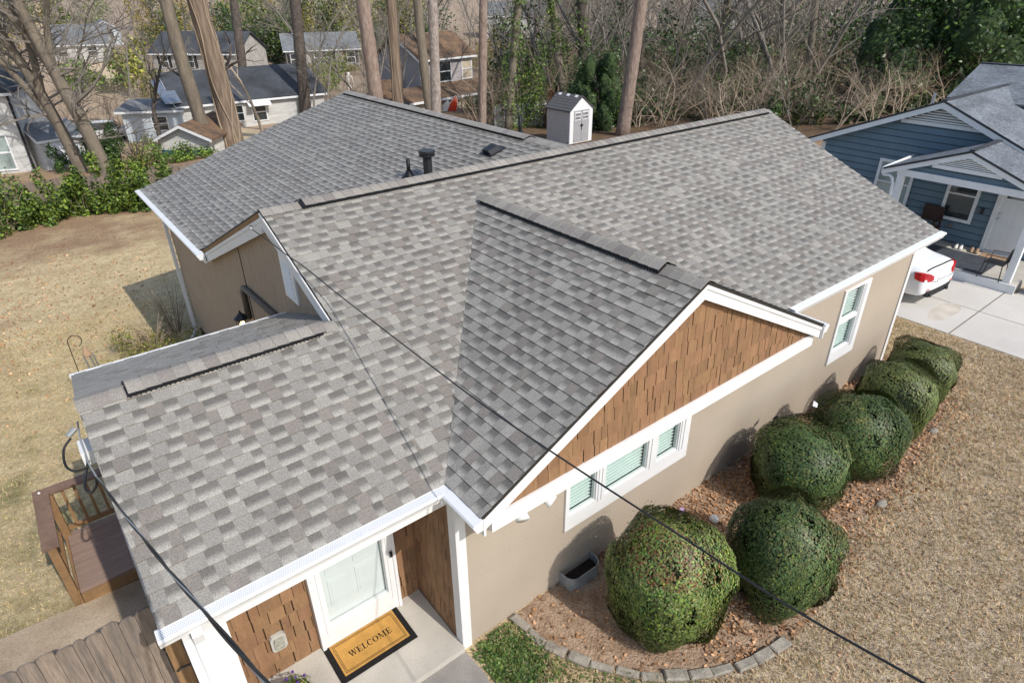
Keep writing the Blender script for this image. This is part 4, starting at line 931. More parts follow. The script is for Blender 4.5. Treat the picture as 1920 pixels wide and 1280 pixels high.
# porch of the blue house
PXA, PYA, PYB2, PYP, PZP, PZE = 16.6, -.60, 3.3, 1.35, 3.27, 2.50
groof(PXA-.12, 20.8, PYP, PZP, PYA, PYB2, PZE, bh)
rakes(PXA-.08, PYP, PZP, PYA, PYB2, PZE, .13, bh)
siding([(PYA+.35, 2.50), (PYB2-.45, 2.50), (PYB2-.42, 2.53), (PYP, PZP-.16), (PYA+.3, 2.53)], PXA+.02, .15).build('gable_siding', ['blueside', 'blue_lap_shade'], bh)
louver(PXA-.01, PYP, PZP-.2, .70, 2.80, bh)
m = MB(); m.box(PXA-.05, PXA+.12, PYA+.25, PYB2-.35, 2.35, 2.52); m.box(PXA+.121, BX-.08, PYB2-.55, PYB2-.42, 2.35, 2.5); m.build('porch_beam', 'trim', bh)
for y in (-.33, 2.84):
    m = MB(); m.box(PXA-.06, PXA+.10, y-.075, y+.085, .02, 2.35); m.build('porch_post', 'trim', bh)
m = MB(); m.box(PXA-.12, BX-.02, -.55, 3.1, -.2, .245); m.build('porch_floor', 'concrete', bh)
m = MB(); m.box(PXA-.16, PXA-.122, -.58, 3.1, -.1, .25); m.build('porch_edge', 'trim', bh)
m = MB(); m.tube([(PXA-.1, PYB2+.02, PZE-.03), (BX-.3, PYB2+.02, PZE+.03)], .045, 8); m.tube(spline([(PXA-.05, PYB2+.02, PZE-.05), (PXA-.05, PYB2-.0, PZE-.2), (PXA-.07, 2.98, PZE-.42), (PXA-.07, 2.97, .1)], 5), .04, 8); m.build('gutter', 'trim', bh, True)
# main ridge cross roof behind
m = MB(); m.prism([(21.5, 4.01, 3.77), (25, 4.46, 4.5), (25, -3, 4.5), (21.5, -3, 3.77)], (0, 0, -.05)); m.prism([(25, 4.46, 4.5), (29, 5, 3.0), (29, -3, 3.0), (25, -3, 4.5)], (0, 0, -.05)); m.bar((25, 4.46, 4.51), (25, -3, 4.51), .2, .03, (0, 0, 1), 1); m.build('roof', ['shingle_grey', 'roofdark'], bh)
m = MB(); m.tube([(19.9, 3.8, 3.6), (19.9, 3.8, 4.05)], .05, 8); m.build('vent_pipe', 'steel', bh)
# things on that porch
m = MB(); m.box(16.62, 18.02, .25, 1.98, .247, .258); tag(m.build('porch_rug', 'rug'), 'dark grey rug on the porch of the blue house', 'rug')
m = MB(); m.box(18.05, 18.45, .12, .82, .247, .262); tag(m.build('doormat', 'chimewood'), 'brown mat lying before the white door of the blue house', 'doormat')
def shoe(x, y, r, mn):
    m = MB(); c = Vector((x, y, .262)); dx = Vector((math.cos(r), math.sin(r), 0)); dy = Vector((-dx.y, dx.x, 0)); pr = [(-.14, .035, .09), (-.1, .045, .085), (0, .045, .06), (.08, .05, .04), (.13, .035, .025)]
    vs = []
    for a, w, h in pr: vs += [c+dx*a-dy*w, c+dx*a+dy*w, c+dx*a+dy*w*.75+Vector((0, 0, h)), c+dx*a-dy*w*.75+Vector((0, 0, h))]
    m.add(vs, [(i*4+j, i*4+(j+1) % 4, i*4+4+(j+1) % 4, i*4+4+j) for i in range(4) for j in range(4)]+[(3, 2, 1, 0), (16, 17, 18, 19)])
    return m.build('shoe', mn, None, True)
for y, mn, lb in ((1.46, 'bone', 'white trainer on the blue porch, nearer the bench'), (1.34, 'bone', 'white trainer on the blue porch, nearer the sandals'), (1.06, 'chimewood', 'tan slip on shoe on the blue porch, nearer the trainers'), (.93, 'chimewood', 'tan slip on shoe on the blue porch, nearer the door')):
    tag(shoe(18.24, y, math.pi+.2, mn), lb, 'shoe')
ch = thing('patio_chair', 'thin black metal patio chair at the corner of the blue porch', 'chair', (16.62, .05, .25))
cx, cy = 16.62, .04
m = MB(); m.box(cx-.22, cx+.22, cy-.22, cy+.22, .665, .68); m.build('seat', 'blackmetal', ch)
for a, b in ((-.2, -.2), (-.2, .2), (.2, -.2), (.2, .2)):
    m = MB(); m.tube([(cx+a*1.25, cy+b*1.25, .25), (cx+a, cy+b, .66)], .012, 6); m.build('leg', 'blackmetal', ch)
m = MB(); m.tube([(cx-.2, cy-.21, .67), (cx-.2, cy-.28, 1.12), (cx+.2, cy-.28, 1.12), (cx+.2, cy-.21, .67)], .013, 6)
for k in range(5): m.tube([(cx-.13+k*.065, cy-.215, .68), (cx-.13+k*.065, cy-.275, 1.11)], .007, 5)
m.build('backrest', 'blackmetal', ch)
for s in (-1, 1):
    m = MB(); m.tube([(cx+s*.22, cy+.2, .67), (cx+s*.24, cy+.2, .88), (cx+s*.24, cy-.24, .9)], .011, 6); m.build('armrest', 'blackmetal', ch)
bn = thing('porch_chair', 'dark reddish wooden chair at the left end of the blue porch', 'chair', (18.2, 2.4, .25))
for y in (2.12, 2.62):
    m = MB(); m.box(17.92, 17.97, y-.025, y+.025, .25, .9); m.build('leg', 'dark_wood', bn); m = MB(); m.box(18.40, 18.44, y-.025, y+.025, .25, 1.25); m.build('leg', 'dark_wood', bn)
m = MB(); m.box(17.9, 18.45, 2.08, 2.66, .62, .67); m.build('seat', mat('dark_red_wood', (.10, .035, .022), .6), bn)
m = MB(); m.box(18.405, 18.44, 2.15, 2.6, .8, 1.25); m.build('backrest', 'dark_wood', bn)
m = MB(); m.box(17.88, 18.42, 2.07, 2.15, .90, .935); m.build('armrest', 'dark_wood', bn)
bp = thing('barrel_planter', 'brown wooden barrel planter with green plants beside the driveway', 'planter', (16.95, -.95, .02))
m = MB(); m.lathe([(.20, .0), (.25, .2), (.24, .38), (.22, .38), (.2, .33)], (16.95, -.95, .02), 18); b = m.build('barrel', 'terracotta', bp)
m = MB(); m.lathe([(.245, .1), (.252, .1), (.256, .13), (.245, .13)], (16.95, -.95, .02), 18); m.lathe([(.249, .28), (.257, .28), (.255, .31), (.245, .31)], (16.95, -.95, .02), 18); m.build('hoop', 'blackmetal', b)
g = np.random.default_rng(8); n = 300; P = g.normal(0, 1, (n, 3)); P /= np.linalg.norm(P, axis=1)[:, None]; P = P*np.array([.22, .22, .14])*g.uniform(.4, 1, n)[:, None]+np.array([16.95, -.95, .46]); link('plant', leafcloud('plant', P, np.tile([0, 0, 1.], (n, 1)), .07, ['leafmid'], np.ones((n, 3))*g.uniform(.6, 1.4, n)[:, None], 8), bp)
# white coupe, rear end towards us: lofted sections along its length
car = thing('white_car', 'white two door car parked on the driveway with its rear towards the camera', 'car', (0, 0, 0))
Wd = .84
# (y from the rear bumper, half width, sill z, shoulder z, deck/roof z, roof half width)
SEC = [(0.0, .50, .42, .60, .66, .40), (.03, .70, .34, .74, .80, .56), (.10, .80, .27, .80, .97, .62), (.22, .83, .24, .86, 1.01, .63), (.55, .85, .22, .90, 1.03, .64), (.75, .86, .21, .92, 1.05, .63), (1.25, .87, .20, .92, 1.31, .56), (1.7, .87, .20, .91, 1.385, .54), (2.3, .87, .20, .90, 1.38, .54), (2.75, .86, .20, .90, 1.26, .56), (3.2, .86, .20, .92, 1.00, .62), (3.9, .84, .22, .84, .92, .62), (4.25, .76, .26, .74, .80, .52), (4.35, .60, .34, .60, .64, .40)]
m = MB(); ns = 14; vs = []
for y, w, zs, zh, zr, wr in SEC:
    half = [(w*.86, zs), (w*.97, zs+.08), (w, zs+(zh-zs)*.45), (w*.985, zh-.07), (w*.95, zh), (wr+(w*.95-wr)*.42, zh+(zr-zh)*.55), (wr*.98, zr-.025), (wr*.6, zr)]
    full = [(-a, b) for a, b in half[::-1]][::1]; prof = full+half
    prof = [(a, b) for a, b in prof]
    vs += [(a, y, b) for a, b in prof]
n = 16
m.add(vs, [(i*n+j, i*n+j+1, (i+1)*n+j+1, (i+1)*n+j) for i in range(len(SEC)-1) for j in range(n-1)]+[tuple(range(n))[::-1], tuple((len(SEC)-1)*n+j for j in range(n))]+[((i+1)*n, i*n, i*n+n-1, (i+1)*n+n-1)[::-1] for i in range(len(SEC)-1)])
body = m.build('body', 'carpaint', car, True); md = body.modifiers.new('sub', 'SUBSURF'); md.levels = 2; md.render_levels = 2
m = MB(); m.add([(-.50, .83, 1.085), (.50, .83, 1.085), (.46, 1.24, 1.325), (-.46, 1.24, 1.325), (-.2, .82, 1.095), (.2, .82, 1.095), (-.2, 1.24, 1.345), (.2, 1.24, 1.345)], [(0, 4, 6, 3), (4, 5, 7, 6), (5, 1, 2, 7)])
m.build('rear_window', 'glassd', car)
for s in (-1, 1):
    m = MB(); m.add([(s*.80, .95, 1.0), (s*.81, 2.6, .98), (s*.59, 2.3, 1.31), (s*.59, 1.35, 1.30)], [(0, 1, 2, 3) if s > 0 else (3, 2, 1, 0)]); m.build('side_window', 'glassd', car)
    m = MB(); P0 = [(.80, .17), (.835, .30), (.82, .33), (.56, .055), (.545, .03), (.70, .075)]
    lo, hi = [], []
    pts = [(.46, .002, .70, .80), (.58, .025, .68, .86), (.67, .055, .68, .89), (.75, .10, .685, .90), (.80, .17, .70, .90), (.835, .29, .74, .89)]
    for a, b, z0, z1 in pts: lo.append(Vector((s*(a+.012), b-.012, z0))); hi.append(Vector((s*(a+.004), b+.004, z1)))
    k = len(pts); bk = [p+Vector((-s*.06, .06, 0)) for p in lo]; bh2 = [p+Vector((-s*.06, .06, 0)) for p in hi]
    fs = [(i, i+1, k+i+1, k+i) for i in range(k-1)]+[(k+i, k+i+1, 3*k+i+1, 3*k+i) for i in range(k-1)]+[(2*k+i+1, 2*k+i, i, i+1)[::-1] for i in range(k-1)]+[(0, k, 3*k, 2*k), (k-1, 2*k-1, 4*k-1, 3*k-1)]
    m.add(lo+hi+bk+bh2, fs); m.build('tail_light', 'taillight', car, False)
    for yy in (.95, 3.45):
        m = MB(); prof = [(.20, -.11), (.315, -.11), (.33, -.07), (.33, .07), (.315, .11), (.20, .11)]
        vs = []; N = 22
        for r, a in prof:
            for j in range(N): t = 2*math.pi*j/N; vs.append((s*.745+a, yy+r*math.cos(t), .33+r*math.sin(t)))
        m.add(vs, [(i*N+j, i*N+(j+1) % N, (i+1)*N+(j+1) % N, (i+1)*N+j) for i in range(5) for j in range(N)]); w = m.build('wheel', 'tyre', car)
        m = MB()
        for j in range(10):
            t = 2*math.pi*j/10; m.bar((s*.82, yy, .33), (s*.82, yy+.21*math.cos(t), .33+.21*math.sin(t)), .04, .02, (1, 0, 0))
        m.build('rim', 'steel', w)
    m = MB(); m.tube([(s*.42, .10, .28), (s*.42, -.035, .28)], .045, 12); m.build('exhaust_tip', 'blackmetal', car)
    m = MB(); m.box(s*.9-.07, s*.9+.07, 2.55, 2.66, .98, 1.10); m.build('wing_mirror', 'carpaint', car)
m = MB(); m.prism([(-.62, .015, .42), (.62, .015, .42), (.50, .0, .24), (-.50, .0, .24)], (0, .12, 0)); m.build('diffuser', 'black', car)
m = MB(); m.box(-.24, .24, -.012, .03, .60, .72); pl = m.build('number_plate', 'trim', car)
m = MB(); m.box(-.2, .2, -.0135, -.0125, .635, .685); m.build('plate_mark', mat('plate_grey', (.40, .42, .45), .6, .3, 60), pl)
m = MB(); sp = [(x, .09+.05*(x/.62)**2, 1.005+.0) for x in np.linspace(-.66, .66, 15)]; m.tube([(x, y, 1.0-.10*(abs(x)/.66)**4) for x, y, z in sp], .018, 6); m.build('spoiler', 'black', car, True)
m = MB(); m.tube([(-.60, .16, .985), (-.60, .055, .80), (-.52, -.004, .66), (-.3, -.006, .625), (.3, -.006, .625), (.52, -.004, .66), (.60, .055, .80), (.60, .16, .985)], .006, 5); m.build('boot_seam', 'black', car)
for s in (-1, 1): m = MB(); m.box(s*.56-.07, s*.56+.07, .0, .04, .455, .475); m.build('reflector', 'taillight', car)
car.scale = (.98, .98, .98); car.location = (14.52, .50, .02); car.rotation_euler.z = R(-4)

# ------------------------------------------------------------------ far houses
def far_house(name, lb, A, B, depth, wh, rh, wall, roof, wins=(), cross=False, shut=False, over=.35, gable=None, cat='house', hip=0):
    A = Vector(A); B = Vector(B); B.z = A.z; u = (B-A).normalized(); n = Vector((-u.y, u.x, 0)); L = (B-A).length; up = Vector((0, 0, 1))
    t = thing(name, lb, cat, A)
    P = lambda a, b, c: A+u*a+n*b+up*c
    m = MB(); m.prism([P(0, 0, -1), P(L, 0, -1), P(L, depth, -1), P(0, depth, -1)], up*(wh+1)); 
    if cross: m.prism([P(0, 0, wh), P(L, 0, wh), P(L/2, 0, wh+rh-.08)], n*depth)
    elif not hip: m.prism([P(0, 0, wh), P(0, depth, wh), P(0, depth/2, wh+rh-.08)], u*L)
    m.build('wall', wall, t)
    m = MB(); o = over; sl = rh/(L/2 if cross else depth/2)
    if cross:
        for s in (0, 1):
            e = -o if s == 0 else L+o
            m.prism([P(e, -o, wh-o*sl), P(e, depth+o, wh-o*sl), P(L/2, depth+o, wh+rh), P(L/2, -o, wh+rh)], up*.14)
    else:
        for s in (0, 1):
            e = -o if s == 0 else depth+o
            m.prism([P(-o, e, wh-o*sl), P(L+o, e, wh-o*sl), P(L+o-hip, depth/2, wh+rh), P(-o+hip, depth/2, wh+rh)], up*.14)
        if hip:
            m.prism([P(L+o, -o, wh-o*sl), P(L+o, depth+o, wh-o*sl), P(L+o-hip, depth/2, wh+rh)], up*.14); m.prism([P(-o, -o, wh-o*sl), P(-o, depth+o, wh-o*sl), P(-o+hip, depth/2, wh+rh)], up*.14)
    m.build('roof', roof, t)
    m = MB()
    if cross:
        for e in (-o, L+o): m.prism([P(e, -o-.03, wh-o*sl-.08), P(e, -o-.03, wh-o*sl+.1), P(L/2, -o-.03, wh+rh+.1), P(L/2, -o-.03, wh+rh-.08)], n*.03)
    else: m.prism([P(-o, -o-.03, wh-o*sl-.10), P(L+o, -o-.03, wh-o*sl-.10), P(L+o, -o-.03, wh-o*sl+.06), P(-o, -o-.03, wh-o*sl+.06)], n*.03)
    if not cross and not hip: m.prism([P(-o-.03, -o, wh-o*sl-.08), P(-o-.03, -o, wh-o*sl+.1), P(-o-.03, depth/2, wh+rh+.1), P(-o-.03, depth/2, wh+rh-.08)], u*.03)
    m.build('fascia', 'trim', t)
    for w in wins:
        a, c, w_, h_ = w[:4]; side = w[4] if len(w) > 4 else 'f'
        Q = (lambda x, d, z: P(x, -d, z)) if side == 'f' else (lambda x, d, z: P(-d, x, z))
        nv = n*.05 if side == 'f' else u*.05
        m = MB(); f = .09
        for x0, x1, z0, z1 in ((a-f, a+w_+f, c-f, c), (a-f, a+w_+f, c+h_, c+h_+f), (a-f, a, c, c+h_), (a+w_, a+w_+f, c, c+h_), (a, a+w_, c+h_*.48, c+h_*.54)):
            m.prism([Q(x0, .07, z0), Q(x1, .07, z0), Q(x1, .07, z1), Q(x0, .07, z1)], nv)
        if w_ > 1.6:
            for q in (.28, .72): m.prism([Q(a+w_*q-.05, .07, c), Q(a+w_*q+.05, .07, c), Q(a+w_*q+.05, .07, c+h_), Q(a+w_*q-.05, .07, c+h_)], nv)
        fr = m.build('window', 'trim', t)
        m = MB(); m.prism([Q(a, .03, c), Q(a+w_, .03, c), Q(a+w_, .03, c+h_), Q(a, .03, c+h_)], nv*.4); m.build('pane', 'glassd' if len(w) < 6 else w[5], fr)
        if shut:
            for x in (a-.1-.42, a+w_+.1):
                m = MB(); m.prism([Q(x, .06, c-.05), Q(x+.42, .06, c-.05), Q(x+.42, .06, c+h_+.05), Q(x, .06, c+h_+.05)], nv); m.build('shutter', 'shutter', t)
    return t, P
h1, P = far_house('long_house', 'long white clapboard house with dark roof behind the left roof slope', (9.6, 54.7, -3.75), (21.6, 54.1, 0), 9.5, 2.55, 1.9, 'housewhite', 'roofdark', [(3.9, .9, .9, 1.15), (5.6, .75, 1.1, 1.3), (9.9, .9, .6, 1.2)])
m = MB(); m.prism([P(5.2, -.05, 2.4), P(7.1, -.05, 2.4), P(7.1, -.8, 2.0), P(5.2, -.8, 2.0)], (0, 0, .05)); m.build('awning', 'trim', h1)
m = MB(); m.box(0, 0, 0, 0, 0, 0); m = MB(); m.tube([P(-.1, -.15, -.0), P(-.1, -.15, 2.5)], .06, 6); m.build('downspout', 'trim', h1)
m = MB(); m.prism([P(-1.0, -.3, 2.75), P(.2, -.3, 2.75), P(.3, 5, 4.3), P(-1.0, 5, 3.9)], (0, 0, .06)); m.build('metal_roof_strip', 'steel', h1)
h1b, P = far_house('flat_roof_annex', 'low grey annex with flat metal roof left of the long white house', (5.6, 56.6, -3.9), (9.5, 54.4, 0), 6, 2.4, .35, 'housepale', 'roofgrey', [(2.2, .9, 1.1, 1.0)])
ld = thing('ladder', 'metal extension ladder leaning against the long white house', 'ladder', (12.4, 54.0, -3.8))
for s in (-.2, .2):
    m = MB(); m.tube([(12.5+s*.8, 53.6-s*-.6, -3.8), (12.9+s*.8, 54.6+s*.6, -.1)], .035, 5); m.build('rail', 'steel', ld)
for k in range(11):
    f = .06+k*.085; c = Vector((12.5, 53.6, -3.8)).lerp(Vector((12.9, 54.6, -.1)), f); m = MB(); m.tube([c-Vector((.16, .12, 0)), c+Vector((.16, .12, 0))], .022, 5); m.build('rung', 'steel', ld)
h2, P = far_house('garden_shed', 'small shed with leaf covered brown roof and teal lower wall below the long house', (5.75, 44.3, -3.2), (8.3, 42.2, 0), 4.6, 1.55, .75, 'housewhite', 'roofbrown', [], cross=True, cat='shed')
m = MB(); m.prism([P(-.03, -.04, -.6), P(3.33, -.04, -.6), P(3.33, -.04, .78), P(-.03, -.04, .78)], (0.01, .015, 0)); m.build('teal_panel', 'tealpaint', h2)
far_house('stone_house', 'grey stone house with black shuttered windows on the far left slope', (17.6, 103, -4.1), (26.5, 93.6, 0), 8, 3.4, 2.3, 'housegrey', 'roofdark', [(1.3, 1.5, 1.0, 1.5), (5.2, 1.5, 1.0, 1.5), (9.8, 1.5, 1.0, 1.5), (12.0, -.6, .9, 2.0)], shut=True)
far_house('picture_window_house', 'low pale house with grey roof and wide white picture window at the far left centre', (34.3, 96.5, -4.3), (44.4, 93.2, 0), 8, 3.3, 1.9, 'housegrey', 'roofgrey', [(.6, 1.3, .9, 1.4), (4.0, 1.3, 2.5, 1.6), (8.8, 1.3, 1.1, 1.5)], shut=True)
far_house('pale_blue_house', 'small pale blue gabled house highest on the far left hillside', (15.7, 139.5, -1.8), (20.3, 139.0, 0), 9, 2.6, 1.3, 'housepale', 'roofgrey', [(1.1, 1.1, .8, 1.1), (2.7, 1.1, .8, 1.1)], cross=True)
far_house('dark_roof_house', 'white house with long dark grey roof behind the left tree trunks', (7.3, 121, -2.8), (14.6, 119, 0), 10, 2.6, 2.4, 'housewhite', 'roofgrey', [(1, 1, 1.2, 1.2), (5, 1, 1.2, 1.2)])
h7, P = far_house('lilac_gable_house', 'pale lilac house with brown leaf strewn roof behind the pine trunks', (28.8, 49.0, -3.3), (35.3, 50.1, 0), 6, 4.7, 1.7, 'houselilac', 'roofbrown', [(2.2, 2.6, 1.5, 1.6), (2.6, 2.2, .9, 1.5, 'l'), (5.2, 2.6, 1.2, 1.6, 'f', 'housecream')])
m = MB(); m.prism([P(-3.5, -2.6, 1.55), P(8.5, -2.6, 1.55), P(8.5, .0, 2.35), P(-3.5, 0, 2.35)], (0, 0, .1)); m.build('porch_roof', 'roofbrown', h7)
m = MB(); m.prism([P(-3.6, -2.66, 1.42), P(8.5, -2.66, 1.42), P(8.5, -2.66, 1.62), P(-3.6, -2.66, 1.62)], (.02, .03, 0)); m.build('gutter', 'trim', h7)
m = MB(); m.prism([P(-3.2, -2.2, -1), P(8, -2.2, -1), P(8, -2.2, 1.5), P(-3.2, -2.2, 1.5)], (.03, .05, 0)); m.build('porch_wall', 'housecream', h7)
m = MB(); m.prism([P(4.3, -2.28, -.6), P(5.0, -2.28, -.6), P(5.0, -2.28, 1.2), P(4.3, -2.28, 1.2)], (.02, .03, 0)); m.build('porch_door', 'glassteal', h7)
m = MB(); m.prism([P(-5.5, 1, .2), P(-3.0, 0, .4), P(-1.2, 1.5, 2.9), P(-2.6, 3, 2.9)], (0, 0, .1)); m.prism([P(-5.5, 1, .2), P(-4.2, 4.5, .2), P(-2.6, 3, 2.9)], (0, 0, .1)); m.build('side_roof', 'roofbrown', h7)
far_house('far_grey_house', 'distant house with pale grey roof glimpsed between the middle pine trunks', (86, 118, -3), (96, 110, 0), 9, 4.5, 2.5, 'housewhite', 'roofgrey', [(2, 1.5, 1.4, 1.4), (6, 1.5, 1.4, 1.4)])
far_house('far_white_house', 'distant white house barely showing through the woods at the upper right', (118, 88, -2.5), (124, 78, 0), 9, 4.5, 2.0, 'housewhite', 'roofgrey', [(2, 1.5, 1.4, 1.4), (6, 1.5, 1.4, 1.4)])
hw, P = far_house('white_clapboard_house', 'tall white clapboard house with dark roof cut off by the left frame edge', (-10, 49.5, -3.9), (-1.4, 46.9, 0), 8, 5.6, 2.4, 'housewhite', 'roofdark', [(6.7, 1.0, 1.35, 2.0, 'f', 'glassteal')], over=.3, hip=4.)
m = MB(); m.box(-1.5, -1.36, 46.75, 46.9, -4, 1.7); m.build('corner_board', 'shutter', hw)
gs, P = far_house('white_garage', 'small white shed with little barred windows and grey metal roof beside the tall white house', (-.75, 46.2, -3.4), (1.75, 46.9, 0), 4.0, 2.1, .7, 'housewhite', 'roofgrey', [(.5, 1.0, .55, .5), (1.55, 1.0, .55, .5)], over=.12, cat='shed')
m = MB(); m.prism([P(.3, -.05, -.5), P(1.4, -.05, -.5), P(1.4, -.05, 1.9), P(.3, -.05, 1.9)], (.01, .03, 0)); m.build('door', 'trim', gs)
def far_car(lb, x, y, rz, mn):
    t = thing('parked_car', lb, 'car', (0, 0, 0)); m = MB(); vs = []
    sec = [(-2.2, .6, .5, .75), (-2.1, .85, .35, .95), (-1.2, .9, .3, 1.0), (-.7, .9, .3, 1.0), (.9, .9, .3, 1.02), (1.4, .9, .3, .95), (2.2, .8, .4, .75)]
    for yy, w, z0, z1 in sec: vs += [(-w, yy, z0), (w, yy, z0), (w, yy, z1), (-w, yy, z1)]
    m.add(vs, [(i*4+j, i*4+(j+1) % 4, i*4+4+(j+1) % 4, i*4+4+j) for i in range(6) for j in range(4)]+[(3, 2, 1, 0), (24, 25, 26, 27)]); m.build('body', mn, t)
    m = MB(); m.add([(-.82, -1.5, 1.0), (.82, -1.5, 1.0), (.82, 1.3, 1.0), (-.82, 1.3, 1.0), (-.66, -1.1, 1.55), (.66, -1.1, 1.55), (.66, .6, 1.55), (-.66, .6, 1.55)], [(0, 1, 5, 4), (1, 2, 6, 5), (2, 3, 7, 6), (3, 0, 4, 7)]); m.add([(-.66, -1.1, 1.56), (.66, -1.1, 1.56), (.66, .6, 1.56), (-.66, .6, 1.56)], [(0, 1, 2, 3)], 1); m.build('cabin', ['glassd', mn], t)
    for s in (-1, 1):
        for yy in (-1.35, 1.4):
            m = MB(); m.tube([(s*.72, yy, .33), (s*.93, yy, .33)], .33, 14); m.build('wheel', 'tyre', t)
    t.location = (x, y, Z(x, y)); t.rotation_euler.z = rz; return t
far_car('dark parked car behind the small white shed at the left', .2, 58, 1.3, 'shutter')
far_car('white parked car right of the dark car behind the left tree trunks', 4.3, 60.5, 1.4, 'carpaint')
# storage shed behind the ridge
sx0, sx1, sy = 24.25, 26.05, 24.3; zs = Z(25, 24)
sd = thing('storage_shed', 'small pale grey plastic storage shed with double doors and dark roof', 'shed', (25.1, 25.5, zs))
m = MB(); m.box(sx0, sx1, sy+.08, sy+2.1, zs-.2, zs+1.82)
for k in range(9): m.box(sx0-.02, sx0, sy+.18+k*.21, sy+.28+k*.21, zs, zs+1.8)
m.build('wall', mat('shed_panel', (.47, .45, .43), .6, .05), sd)
m = MB(); m.prism([(sx0-.02, sy, zs-.1), (sx1+.02, sy, zs-.1), (sx1+.02, sy, zs+1.85), ((sx0+sx1)/2, sy, zs+2.52), (sx0-.02, sy, zs+1.85)], (0, .08, 0)); m.build('front', 'vinyl', sd)
m = MB(); xm = (sx0+sx1)/2
for s, e in ((-1, sx0-.1), (1, sx1+.1)):
    m.prism([(e, sy-.06, zs+1.80), (e, sy+2.2, zs+1.80), (xm, sy+2.2, zs+2.60), (xm, sy-.06, zs+2.60)], (0, 0, .05))
    for k in range(6):
        f = k/6; x = e+(xm-e)*f; z = zs+1.86+.79*f; m.prism([(x, sy-.06, z), (x, sy+2.2, z), (x+(xm-e)/6, sy+2.2, z+.115), (x+(xm-e)/6, sy-.06, z+.115)], (0, 0, .012))
rf = m.build('roof', mat('shed_roof', (.10, .10, .105), .8, .1), sd)
for k in range(3): m = MB(); m.prism([(xm-.2, sy+.25+k*.72, zs+2.52), (xm-.2, sy+.47+k*.72, zs+2.52), (xm-.08, sy+.47+k*.72, zs+2.63), (xm-.08, sy+.25+k*.72, zs+2.63)], (0, 0, .03)); m.build('skylight', 'vinyl', rf)
for s in (0, 1):
    x0 = xm-.62+s*.63; m = MB(); m.box(x0, x0+.60, sy-.03, sy-.002, zs+.05, zs+1.85); d_ = m.build('door', mat('shed_door', (.33, .33, .34), .6, .05) if not s else M_['shed_door'], sd); M_['shed_door'] = d_.data.materials[0]
    m = MB(); m.box(x0+.05, x0+.55, sy-.045, sy-.032, zs+1.30, zs+1.76); w_ = m.build('door_window', 'vinyl', d_)
    m = MB()
    for i in range(4):
        for j in range(2): m.box(x0+.09+i*.11, x0+.165+i*.11, sy-.052, sy-.046, zs+1.35+j*.2, zs+1.5+j*.2)
    m.build('window_panes', 'glassd', w_)
m = MB(); m.ball((xm, sy-.05, zs+.98), (.13, .02, .06), 10, 6); m.box(xm-.02, xm+.02, sy-.06, sy-.035, zs+.72, zs+1.1); m.build('latch', 'black', sd)
# skeleton decoration and canoe
sk = thing('skeleton_figure', 'white plastic skeleton decoration standing in a yard behind the left ridge', 'decoration', (31, 68.5, -3.9)); cx, cy, cz = 30.85, 68.5, -3.9
k_ = 1.3
m = MB(); m.ball((cx, cy, cz+1.95*k_-.25), (.17, .19, .22), 10, 8); m.ball((cx, cy-.05, cz+1.95*k_-.46), (.11, .12, .09), 8, 6); m.build('skull', 'bone', sk, True)
m = MB(); m.tube([(cx, cy, cz+1.0), (cx, cy+.05, cz+1.5), (cx, cy, cz+2.15)], .05, 6)
for i in range(6): z = cz+1.45+i*.11; w = .26-.02*abs(i-3); m.tube([(cx+w*math.cos(a), cy+.2*math.sin(a), z-.05*math.sin(a)) for a in np.linspace(-1.2, 4.3, 11)], .022, 5)
m.tube([(cx-.38, cy, cz+2.02), (cx, cy-.02, cz+2.08), (cx+.38, cy, cz+2.02)], .035, 6); m.ball((cx, cy, cz+.98), (.24, .14, .12), 8, 6); m.build('torso_bones', 'bone', sk, True)
for s in (-1, 1):
    m = MB(); m.tube([(cx+s*.38, cy, cz+2.02), (cx+s*.5, cy+.03, cz+1.5), (cx+s*.52, cy-.08, cz+1.0)], [.045, .03, .03], 6)
    for f in range(5): m.tube([(cx+s*(.52-.03*f+.06), cy-.08, cz+1.0), (cx+s*(.53-.035*f+.08), cy-.1, cz+.82+.02*abs(f-2))], .012, 4)
    m.build('arm_bones', 'bone', sk, True)
    m = MB(); m.tube([(cx+s*.16, cy, cz+.95), (cx+s*.18, cy-.04, cz+.5), (cx+s*.18, cy, cz+.05)], [.06, .04, .035], 6); m.box(cx+s*.18-.06, cx+s*.18+.06, cy-.25, cy+.06, cz, cz+.06); m.build('leg_bones', 'bone', sk, True)
kn = thing('canoe', 'red and white canoe leaning by the porch of the lilac house', 'canoe', (30.5, 46, -3))
kc = Vector((30.05, 46.0, -2.75)); ax = Vector((.22, -.25, 1)).normalized(); si = Vector((.78, -.62, 0)); bk = ax.cross(si)
m = MB(); vs = []; N = 11
for i in range(N):
    t = -1+2*i/(N-1); w = .38*(1-abs(t)**2.4)+.02; c = kc+ax*t*1.35
    for a in np.linspace(-1.5, 1.5, 7): vs.append(c+si*w*math.sin(a)*1.0+bk*(-.3*w*2*math.cos(a)))
m.add(vs, [(i*7+j, i*7+j+1, (i+1)*7+j+1, (i+1)*7+j) for i in range(N-1) for j in range(6)]); m.build('hull', 'red', kn, True)
m = MB(); m.tube([vs[i*7] for i in range(N)], .035, 5); m.tube([vs[i*7+6] for i in range(N)], .035, 5); m.build('gunwale', 'bone', kn, True)
m = MB(); q = kc-si*.62
m.prism([q-ax*.75-si*.3, q-ax*.75+si*.3, q+ax*.7+si*.24, q+ax*.95, q+ax*.7-si*.24], bk*.08); tag(m.build('white_board', 'bone'), 'white board leaning beside the red canoe', 'board')
